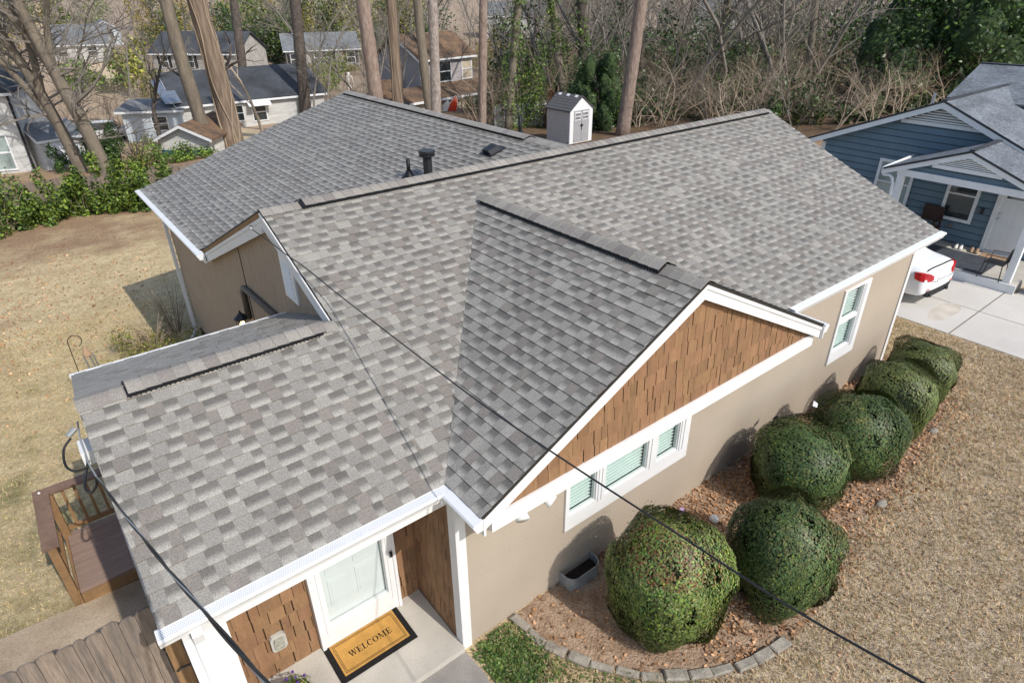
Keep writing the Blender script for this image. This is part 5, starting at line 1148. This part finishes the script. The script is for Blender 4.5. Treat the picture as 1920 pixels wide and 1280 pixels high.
# fences in the back
def fence(name, lb, P, h, mname, w=.15, post=2.4):
    t = thing(name, lb, 'fence', (*P[0], Z(*P[0]))); m = MB(); g = random.Random(len(lb))
    for a, b in zip(P, P[1:]):
        a = Vector(a); b = Vector(b); L = (b-a).length; d = (b-a)/L; k = int(L/w)
        for i in range(k):
            p = a+d*(i*w); q = a+d*(i*w+w*.92); z = Z(p.x, p.y); hh = h+g.uniform(-.05, .05)
            m.prism([(p.x, p.y, z-.2), (q.x, q.y, z-.2), (q.x, q.y, z+hh-.04), (q.x*.7+p.x*.3, q.y*.7+p.y*.3, z+hh), (q.x*.3+p.x*.7, q.y*.3+p.y*.7, z+hh), (p.x, p.y, z+hh-.04)], (-d.y*.025, d.x*.025, 0))
        m.build('pickets', mname, t); m = MB()
        for i in range(int(L/post)+1):
            p = a+d*i*post-Vector((d.y, -d.x))*-.12; z = Z(p.x, p.y); pm = MB(); pm.box(p.x-.06, p.x+.06, p.y+.05, p.y+.17, z-.2, z+h-.1); pm.build('post', mname, t)
    return t
fence('wooden_fence', 'weathered grey brown board fence behind the green hedge at the left', [(-12, 33), (-2.6, 32.3), (4.1, 31.0), (9, 30)], 1.35, 'fencewood')
fence('white_fence', 'short run of cream painted fence panels left of the storage shed', [(25.4, 33.2), (29.8, 31.2)], 1.6, 'bone', .55, 2.0)

# ------------------------------------------------------------------ trees
def branchy(seed, h, r, stems=1, lean=.1, levels=3, kids=(6, 6, 5), spread=.9, first=.25, up=.25, sides=(6, 4, 3, 3), lenf=.5, wob=.12):
    """bare branching skeleton as one MB, base at the origin"""
    g = random.Random(seed); m = MB()
    def grow(p, d, L, rad, lv):
        n = 5 if lv == 0 else 3; pts = [p]; dd = d.copy(); q = p.copy()
        for i in range(n):
            dd = (dd+Vector((g.gauss(0, wob), g.gauss(0, wob), g.gauss(0, wob*.6)+(up*.12 if lv else 0)))).normalized(); q = q+dd*(L/n); pts.append(q.copy())
        end = .35 if lv == 0 else .2
        m.tube(pts, [rad*(1-(1-end)*i/n) for i in range(n+1)], sides[lv], cap=False)
        if lv >= levels: return
        k = kids[lv]
        for j in range(k):
            t = first+(1-first)*(j+g.random())/k if lv == 0 else .2+.8*(j+g.random())/k
            f = min(t*n, n-.001); i = int(f); b = pts[i].lerp(pts[i+1], f-i); ax = (pts[i+1]-pts[i]).normalized()
            o = ax.orthogonal().normalized(); o.rotate(Matrix.Rotation(g.uniform(0, 6.28), 3, ax)); a = spread*g.uniform(.55, 1.15)
            nd = (ax*math.cos(a)+o*math.sin(a)+Vector((0, 0, up))).normalized()
            grow(b, nd, L*lenf*g.uniform(.6, 1.15)*(1-.45*t if lv == 0 else 1), rad*(1-.6*t)*.5, lv+1)
    for s in range(stems):
        a = g.uniform(0, 6.28); l = lean*g.uniform(.4, 1.2) if stems > 1 else lean
        grow(Vector((.12*math.cos(a)*(stems > 1), .12*math.sin(a)*(stems > 1), -.2)), Vector((l*math.cos(a), l*math.sin(a), 1)).normalized(), h*g.uniform(.75, 1.05), r*g.uniform(.7, 1.1), 0)
    return m
def trunk(name, lb, base, lean, r, bark, h=24, grp=None, crook=.0, seed=0, limbs=0, ivy=None, knob=.05):
    g = random.Random(seed); r *= .86; t = thing(name, lb, 'tree', base, grp); b = Vector(base); m = MB(); pts = []; rad = []
    n = 26
    for i in range(n+1):
        z = -.3+(h+.3)*i/n; w = crook*math.sin(i*.55+seed)
        pts.append(b+Vector((lean[0]*z+w, lean[1]*z+w*.6, z))); rad.append(r*(1.08-.42*max(z, 0)/h+(.25*math.exp(-max(z, 0)/.5)))*(1+g.uniform(-knob, knob)))
    m.tube(pts, rad, 12); m.build('trunk', bark, t, True)
    if bark == 'barkvine':
        mv = MB()
        for k in range(11):
            a = g.uniform(0, 6.28); da = g.uniform(-.16, .16); z1 = g.uniform(7, h*.8); P = []
            for i in range(22):
                z = -.1+z1*i/21; rr = r*(1.08-.42*max(z, 0)/h+.25*math.exp(-max(z, 0)/.5))*1.03; w = crook*math.sin((z+.3)/(h+.3)*26*.55+seed); q = a+da*z+.35*math.sin(z*.9+k)
                P.append(b+Vector((lean[0]*z+w+rr*math.cos(q), lean[1]*z+w*.6+rr*math.sin(q), z)))
            mv.tube(P, [r*g.uniform(.07, .13)*(1-.6*i/21) for i in range(22)], 5)
        mv.build('vines', 'twig', t, True)
    for k in range(limbs):
        z = h*g.uniform(.16, .5); i = int((z+.3)/(h+.3)*n); p = pts[i]; a = g.uniform(0, 6.28)
        mm = MB(); q = p.copy(); L = [q]; d = Vector((math.cos(a), math.sin(a), g.uniform(.0, .8)))
        for j in range(5): d = (d+Vector((g.gauss(0, .25), g.gauss(0, .25), g.gauss(.1, .2)))).normalized(); q = q+d*g.uniform(.5, .9); L.append(q)
        mm.tube(L, [r*.22*(1-.16*j) for j in range(6)], 6)
        for j in range(3):
            q = L[2+j]; d2 = (d+Vector((g.gauss(0, .8), g.gauss(0, .8), g.gauss(0, .5)))).normalized(); mm.tube([q, q+d2*.8, q+d2*1.5+Vector((0, 0, g.uniform(-.2, .4)))], [r*.08, r*.05, r*.02], 4)
        mm.build('limb', 'barkdark' if bark != 'twigpale' else bark, t, True)
    if ivy:
        z0, z1, rr, nn = ivy; nn = int(nn*1.6); gg = np.random.default_rng(seed+9); zz = gg.uniform(z0, z1, nn); a = gg.uniform(0, 6.28, nn)
        R_ = (r+rr*gg.random(nn)**1.5)*(.75+.35*np.sin(zz*1.7+a)+.25*np.sin(zz*4.1)); P = np.column_stack([b.x+lean[0]*zz+R_*np.cos(a), b.y+lean[1]*zz+R_*np.sin(a), b.z+zz])
        Nn = np.column_stack([np.cos(a), np.sin(a), .5+0*a]); T = np.array([(1, 1, 1), (1.6, 1.45, 1), (.6, .65, .6)])[gg.integers(0, 3, nn)]*gg.uniform(.6, 1.4, nn)[:, None]
        link('ivy', leafcloud('ivy', P, Nn, .16, ['leafmid'], T, seed, .7, .7), t)
    return t
TR = [('pine_tree', 'thick straight pine trunk with pinkish bark, leftmost behind the wing ridge', (14.23, 28.80, -1.63), (-.031, .016), .43, 'pine', 0, .0),
      ('vine_tree', 'pale tan trunk with vine covered bark, second from the left behind the wing ridge', (15.51, 29.26, -1.65), (.031, -.017), .32, 'barkvine', 1, .06),
      ('pine_tree', 'darker brown leaning trunk between the pale vine trunk and the pale pine', (18.73, 30.88, -1.74), (-.039, .023), .32, 'bark', 2, .05),
      ('pine_tree', 'pale grey straight pine trunk in front of the lilac gable house', (16.31, 26.50, -1.49), (.027, -.017), .31, 'pinegrey', 3, 0),
      ('pine_tree', 'slender pinkish pine trunk standing just left of the white fence panels', (19.53, 26.76, -1.51), (.033, -.024), .27, 'pine', 4, 0),
      ('pine_tree', 'tall lone pine trunk leaning right just right of the storage shed', (28.58, 24.05, -1.36), (.046, -.051), .43, 'pine', 5, 0),
      ('vine_tree', 'thick reddish brown trunk wrapped in woody vines before the long white house', (10.29, 44.14, -2.89), (-.019, .005), .70, 'barkvine', 6, .10),
      ('bare_tree', 'grey green leaning trunk with dark crooked limbs left of the vine wrapped trunk', (8.59, 44.55, -2.96), (-.029, .006), .50, 'bark', 7, .10),
      ('pine_tree', 'dark straight pine trunk at the right end of the long white house', (19.55, 53.75, -3.38), (.059, -.023), .55, 'barkdark', 8, 0),
      ('pine_tree', 'dark distant pine trunk between the stone house windows', (20.25, 72.5, -4.15), (.065, -.02), .54, 'barkdark', 9, 0),
      ('pine_tree', 'thin grey trunk in the woods above the middle of the main ridge', (57.68, 31.55, -1.78), (-.029, .048), .33, 'bark', 10, 0),
      ('pine_tree', 'thin grey trunk leaning in the woods above the right part of the main ridge', (48.62, 23.2, -1.31), (-.044, .082), .30, 'bark', 11, .03),
      ('pine_tree', 'thin pale trunk in the woods left of the big evergreen tree', (65.63, 27.16, -1.53), (-.022, .048), .32, 'pinegrey', 12, 0)]
for nm, lb, b, l, r, bk, sd_, ck in TR:
    trunk(nm, lb, b, l, r, bk, 26 if r > .3 else 23, None, ck, sd_, limbs={7: 5, 6: 2, 2: 2, 10: 3, 11: 4}.get(sd_, 0))
trunk('ivy_tree', 'tall trunk clothed in bright ivy behind the white fence panels', (25.68, 32.16, -1.81), (.074, -.059), .30, 'bark', 24, None, .05, 21, 1, (1, 14, .55, 1500))
trunk('ivy_tree', 'crooked ivy covered trunk left of the storage shed roof', (33.01, 33.82, -1.91), (-.16, .14), .36, 'bark', 22, None, .35, 22, 3, (1.5, 15, .8, 1900))
trunk('ivy_tree', 'dark ivy covered trunk straight above the storage shed', (33.87, 32.97, -1.86), (-.055, .053), .42, 'barkdark', 24, None, .08, 23, 3, (1, 15, .35, 1500))
trunk('ivy_tree', 'ivy crowned trunk in the woods above the right half of the main ridge', (50.5, 33.0, -1.9), (.01, .01), .4, 'bark', 24, None, .08, 24, 4, (5, 16, .9, 1600))
def bare_tree(name, lb, base, mesh_b, bark, grp=None, scale=1, rz=0., crown=None):
    t = thing(name, lb, 'tree', base, grp); t.rotation_euler.z = rz; t.scale = (scale,)*3
    o = bpy.data.objects.new('trunk' if crown is None else 'trunk', mesh_b); COL.objects.link(o); o.parent = t; return t
# the two big deciduous trees in front of the left neighbours
def bigtree(name, lb, base, forks, r, seed, bark):
    g = random.Random(seed); t = thing(name, lb, 'tree', base); b = Vector(base)
    m = MB(); crown = MB()
    for pts, r0, r1 in forks:
        P = spline([b+Vector(p) for p in pts], 4); n = len(P); m.tube(P, [r0+(r1-r0)*i/(n-1) for i in range(n)], 9)
        for k in range(16):
            i = int(n*(.22+.78*k/16)); i = min(i, n-2); a = g.uniform(0, 6.28); d = Vector((math.cos(a)*.8, math.sin(a)*.8, g.uniform(-.1, .9))).normalized(); L = g.uniform(1.6, 4.6)
            def sub(p, d, L, r, lv):
                q = p.copy(); pts = [q.copy()]
                for j in range(4): d = (d+Vector((g.gauss(0, .17), g.gauss(0, .17), g.gauss(.05, .13)))).normalized(); q = q+d*L/4; pts.append(q.copy())
                crown.tube(pts, [r*(1-.2*j) for j in range(5)], 4 if lv < 2 else 3, cap=False)
                if lv < 3:
                    for j in range(5 if lv < 2 else 4):
                        d2 = (d+Vector((g.gauss(0, .6), g.gauss(0, .6), g.gauss(.05, .4)))).normalized(); sub(pts[min(1+j, 4)], d2, L*g.uniform(.4, .7), r*.5, lv+1)
            sub(P[i], d, L, (r0+(r1-r0)*i/n)*.32, 1)
    m.build('trunk', bark, t, True); crown.build('branches', 'twiggrey', t)
bigtree('bare_tree', 'large bare forked tree with tan trunk at the left, nearer the grey fence', (1.86, 40.59, -2.65),
        [([(0, 0, -.3), (-.35, 0, 2.5), (-.9, .2, 5.5), (-1.5, .2, 9), (-1.8, 0, 13), (-2.3, 0, 18)], .42, .16), ([(-.85, .2, 5.2), (-1.6, .6, 7.5), (-2.9, .6, 10.5), (-4.0, .3, 15)], .22, .1), ([(-.95, .2, 5.6), (-.6, .2, 8), (.3, -.3, 11), (.8, -.5, 15)], .2, .08)], .39, 51, 'bark')
bigtree('bare_tree', 'large bare many stemmed tree at the far left in front of the small white shed', (.79, 42.68, -2.81),
        [([(0, 0, -.3), (-.3, 0, 2.2), (-.8, 0, 5), (-1.7, .2, 8.5), (-2.2, 0, 13), (-2.4, 0, 18)], .36, .14), ([(-.3, 0, 2.4), (-1.4, .3, 5.2), (-3.0, .4, 8.4), (-4.3, .2, 13)], .22, .1), ([(-.7, 0, 4.5), (-.5, -.4, 7), (-.7, -.6, 10), (-.2, -.5, 14)], .22, .09)], .32, 52, 'bark')
me = branchy(61, 7.6, .12, 1, .05, 3, (5, 5, 4), .75, .3, .3, (6, 4, 3, 3), .62).mesh('young_tree', 'twigpale')
bare_tree('young_tree', 'small pale barked bare tree before the middle of the long white house', (13.6, 47.6, Z(13.6, 47.6)), me, 'twigpale')
me = branchy(62, 9, .16, 1, .1, 3, (7, 6, 5), .8, .25, .2, (6, 4, 3, 3), .6).mesh('bare_tree', 'barkdark')
bare_tree('bare_tree', 'slim dark bare tree standing before the flat roofed annex', (6.6, 49.5, Z(6.6, 49.5)), me, 'barkdark')
# pale bare brush behind the right end of the ridge
bp_ = [branchy(70+i, (4.4, 5.2, 3.8, 6.0, 4.8)[i], (.055, .065, .05, .075, .055)[i], (3, 3, 4, 2, 4)[i], .45, 3, ((6, 6, 5), (6, 6, 4), (5, 6, 5), (7, 6, 5), (6, 5, 5))[i], .95, .15, .10, (5, 3, 3, 3), .62, .24).mesh('brush', ('twigpale', 'twig', 'twigpale', 'twiggrey', 'twigpale')[i]) for i in range(5)]
spots = [(30.5, 27.5), (31.4, 25.2), (31.9, 22.8), (32.8, 24.6), (33.6, 21.3), (33.1, 19.8), (35.2, 22.4), (34.9, 18.9), (36.6, 20.1), (35.8, 16.6), (37.8, 18.4), (36.9, 14.9), (38.8, 16.7), (37.9, 13.2), (39.9, 15.1), (39.4, 12.2), (41.4, 13.6), (41.9, 17.6), (40.9, 20.4), (38.6, 23.3), (36.6, 26.1), (42.6, 11.2)]
spots.sort(key=lambda p: math.atan2(p[0]+2.5, p[1]+4.2))
ords2 = ords+['twenty first', 'twenty second', 'twenty third']
for i, (x, y) in enumerate(spots):
    t = thing('bare_brush', 'bare tan thicket shrub, %s from left behind the ridge' % ords2[i].replace(' ', '-'), 'shrub', (x, y, Z(x, y)), 'bare thicket shrubs behind the ridge')
    o = bpy.data.objects.new('branches', bp_[(i*2+i//5) % 5]); COL.objects.link(o); o.parent = t; t.rotation_euler.z = i*1.9; k = .75+.35*((i*7) % 5)/5; t.scale = (k, k, k)
# evergreen bushes and trees
LM = [(1, 1, 1), (1.5, 1.4, 1.0), (.6, .65, .6), (2.1, 1.8, 1.2)]
for i, (x, y, h, w) in enumerate([(-4.9, 29.3, 2.7, 1.5), (-3.4, 28.8, 2.6, 1.45), (-1.75, 29.3, 2.05, 1.05), (-.5, 29.5, 1.75, .8), (.65, 29.0, 2.3, 1.1), (1.9, 28.5, 2.05, 1.15), (3.0, 28.0, 1.75, .95), (4.4, 27.9, 1.3, .8)]):
    bush('laurel_bush', 'leafy yellow green bush, %s from the left in the hedge before the grey fence' % ords[i], 'bush', (x, y, Z(x, y)-.1), (w*.92, w*.85, h*1.06), 3400, .17, 'leafmid', [(.9, .86, .85), (1.35, 1.12, .8), (.6, .62, .6), (1.9, 1.5, 1.0)], 100+i, 0, 'leafy hedge bushes before the fence')
EV = [('evergreen_tree', 'very large dark glossy evergreen tree at the upper right above the blue house', 'tree', (53.5, 14.5, -1.0), (7.8, 7.5, 11), 30000, .31, 'leafdark', 201),
      ('evergreen_tree', 'large bright green evergreen at the right frame edge beyond the dark one', 'tree', (57.5, 8.5, -.8), (5.5, 5.5, 9.5), 15000, .31, 'leafmid', 202),
      ('evergreen_bush', 'lower dark evergreen bush beneath the big evergreen behind the blue roof', 'bush', (46.5, 15.3, -.9), (3.2, 2.6, 3.2), 2600, .26, 'leafdark', 203),
      ('holly_bush', 'dense dark holly bush standing right behind the storage shed', 'bush', (29.9, 27.6, -1.5), (2.1, 2.0, 5.0), 7000, .15, 'leafdark', 204),
      ('ivy_bush', 'bright mid green leafy tree left of the storage shed around the ivy trunk', 'tree', (27.4, 32.4, -1.8), (2.0, 1.9, 5.8), 6000, .15, 'leafmid', 205),
      ('green_bush', 'dark green bush below the teal walled shed behind the grey fence', 'bush', (5.6, 41.5, -2.8), (2.4, 1.3, 1.5), 2200, .18, 'leafmid', 206),
      ('evergreen_bush', 'dark evergreen bush in front of the small white shed', 'bush', (.2, 44.2, -3.0), (1.0, .9, 1.7), 1500, .17, 'leafdark', 207),
      ('evergreen_bush', 'tall dark evergreen between the two large bare trunks at the left', 'bush', (2.3, 46.5, -3.2), (1.5, 1.4, 3.6), 2200, .2, 'leafdark', 208),
      ('olive_bush', 'rounded olive bush on the bank left of the stone house', 'bush', (13.2, 86, -4.0), (4.2, 3.5, 5.2), 1500, .5, 'leafyel', 209),
      ('olive_bush', 'rounded olive bush on the bank before the dark roofed house', 'bush', (9.0, 94, -4.0), (4.2, 3.6, 4.2), 1500, .5, 'leafmid', 210),
      ('clipped_hedge', 'long low hedge under the windows of the picture window house', 'hedge', (37.5, 91.8, -4.2), (6, 1.4, 1.5), 2600, .35, 'leafyel', 211),
      ('evergreen_bush', 'small dark evergreen bush beside the red canoe', 'bush', (30.2, 42.5, -2.6), (1.6, 1.4, 2.2), 1800, .2, 'leafdark', 212),
      ('evergreen_bush', 'dark glossy evergreen bush touching the right end of the main ridge', 'bush', (35.2, 18.0, -1.0), (1.1, 1.0, 2.4), 1800, .19, 'leafdark', 213),
      ('brown_bush', 'reddish brown leaved bush between the white fence panels and the shed', 'bush', (27.7, 30.2, -1.7), (1.3, 1.1, 2.4), 1500, .18, 'litter', 214),
      ('evergreen_bush', 'low evergreen mound among the bare brush left of the blue house roof', 'bush', (41.0, 15.2, -.8), (1.6, 1.5, 1.6), 1600, .2, 'leafdark', 215),
      ('green_shrubbery', 'grey green twiggy shrub mass between the bare trees and the teal shed', 'bush', (3.9, 42.5, -2.8), (1.6, 1.3, 2.1), 1100, .14, 'leafyel', 216)]
for nm, lb, ct, c, r, n, sz, mn, sd_ in EV:
    bush(nm, lb, ct, (c[0], c[1], Z(c[0], c[1])-.1), r, n, sz, mn, LM if mn != 'litter' else [(.7, .55, .5), (.9, .7, .6)], sd_, 30 if sd_ in (216, 214) else 0, tw='barkdark')
m = MB()
for p in ((28.1, -1.62),): pass
# far woodland: bare trees, evergreen clumps and undergrowth that read as one mass
wp = [branchy(300+i, (13, 15, 11, 17)[i], (.14, .18, .12, .2)[i], 1, .1, 3, (12, 6, 5), .9, .18, .15, (4, 3, 3, 3), .45, .17) for i in range(4)]
wu = [branchy(320+i, (4.5, 3.6)[i], .045, 5, .6, 3, (5, 5, 4), .95, .15, .12, (3, 3, 3, 3), .6, .25) for i in range(2)]
def mbnp(m): return np.array([tuple(v) for v in m.v], 'f'), np.array([f for f in m.f], 'i')
def mass(name, protos, P, seed, mname, smin=.8, smax=1.25):
    g = np.random.default_rng(seed); A = [mbnp(p) for p in protos]; Vs, Fs, o = [], [], 0
    for i, (x, y) in enumerate(P):
        v, f = A[i % len(A)]; a = g.uniform(0, 6.28); k = g.uniform(smin, smax); c, s = math.cos(a), math.sin(a)
        w = np.column_stack([(v[:, 0]*c-v[:, 1]*s)*k+x, (v[:, 0]*s+v[:, 1]*c)*k+y, v[:, 2]*k+Z(x, y)]); Vs.append(w); Fs.append(f+o); o += len(v)
    return stuff(link(name, npmesh(name, np.concatenate(Vs), np.concatenate(Fs), [mname])))
C0 = np.array([-2.5, -4.2])
def scatter(n, a0, a1, d0, d1, seed, keep=None):
    g = np.random.default_rng(seed); out = []
    while len(out) < n:
        a = R(g.uniform(a0, a1)); d = d0+(d1-d0)*g.random()**1.2; x, y = C0[0]+d*math.sin(a), C0[1]+d*math.cos(a)
        if keep is None or keep(x, y, math.degrees(a), d): out.append((x, y))
    return out
nohouse = lambda x, y, a, d: not (a > 63 and d < 76) and not (24 < x < 45 and 42 < y < 64) and not (80 < x < 100 and 100 < y < 126) and not (x > 17 and y < 12)
mass('woodland', wp, scatter(210, 36, 76, 50, 165, 1, nohouse), 1, 'twiggrey')
mass('woodland', wp, scatter(70, -2, 36, 112, 190, 2, nohouse), 2, 'twiggrey')
mass('woodland', wp, scatter(34, -3, 33, 56, 112, 5, lambda x, y, a, d: not (8 < x < 24 and 50 < y < 68) and not (3 < x < 12 and 52 < y < 64) and not (x < 3 and y < 58) and not (16 < x < 46 and 92 < y < 108)), 5, 'twiggrey', .6, 1.0)
mass('undergrowth', wu, scatter(210, 35, 74, 44, 130, 3, nohouse), 3, 'twig', .7, 1.5)
mass('undergrowth', wu, scatter(170, -2, 34, 62, 150, 4, lambda x, y, a, d: not (5 < x < 46 and 88 < y < 112) and not (8 < x < 24 and 50 < y < 68) and y < 128), 4, 'twig', .6, 1.1)
def clumps(name, P, seed, mname, n, r, h, size):
    g = np.random.default_rng(seed); Pt, Nn, T = [], [], []
    for x, y in P:
        k = g.uniform(.6, 1.3); d = g.normal(0, 1, (n, 3)); d /= np.linalg.norm(d, axis=1)[:, None]; b = g.normal(0, .5, (8, 3)); q = b[g.integers(0, 8, n)]+d*.45*g.uniform(.5, 1, n)[:, None]
        q = q*np.array([r, r, h])*k*.75; q[:, 2] = np.abs(q[:, 2]+h*.45*k); Pt.append(q+np.array([x, y, Z(x, y)])); Nn.append(d+np.array([0, 0, .3])); T.append(g.uniform(.5, 1.5, (n, 1))*np.array([[g.uniform(.7, 1.5), 1, g.uniform(.6, 1)]]))
    return stuff(link(name, leafcloud(name, np.concatenate(Pt), np.concatenate(Nn), size, [mname], np.concatenate(T), seed, .5, .8)))
clumps('evergreen_thicket', scatter(95, 36, 72, 54, 150, 11, nohouse), 11, 'leafdark', 800, 3.0, 4.5, .36)
clumps('understory', scatter(52, 44, 68, 46, 64, 14, nohouse), 14, 'leafdark', 420, 1.7, 2.3, .26)
clumps('evergreen_thicket', scatter(46, -3, 32, 112, 185, 12, lambda x, y, a, d: not (4 < x < 24 and y < 150)), 12, 'leafyel', 800, 4.5, 9, .5)
clumps('olive_thicket', scatter(40, 8, 46, 70, 150, 13, lambda x, y, a, d: nohouse(x, y, a, d) and not (5 < x < 47 and 86 < y < 112) and not (8 < x < 24 and 50 < y < 70)), 13, 'leafyel', 600, 2.6, 3.4, .28)

clumps('evergreen_thicket', scatter(30, 10, 35, 112, 150, 15, lambda x, y, a, d: not (4 < x < 24 and y < 150)), 15, 'leafdark', 700, 4.0, 7.5, .5)
def fll(g):
    x, y = g.normal(-3, 3.2), g.normal(18, 4)
    return (None, None) if y > 27 or y < 9 or x > -.6 and y < 14.5 else (x, y)
litter('lawn_leaves', 2600, fll, .075, [(1.1, 1, .9), (1.4, 1.2, 1.0), (.8, .65, .55), (1.9, 1.9, 1.9)], 37)
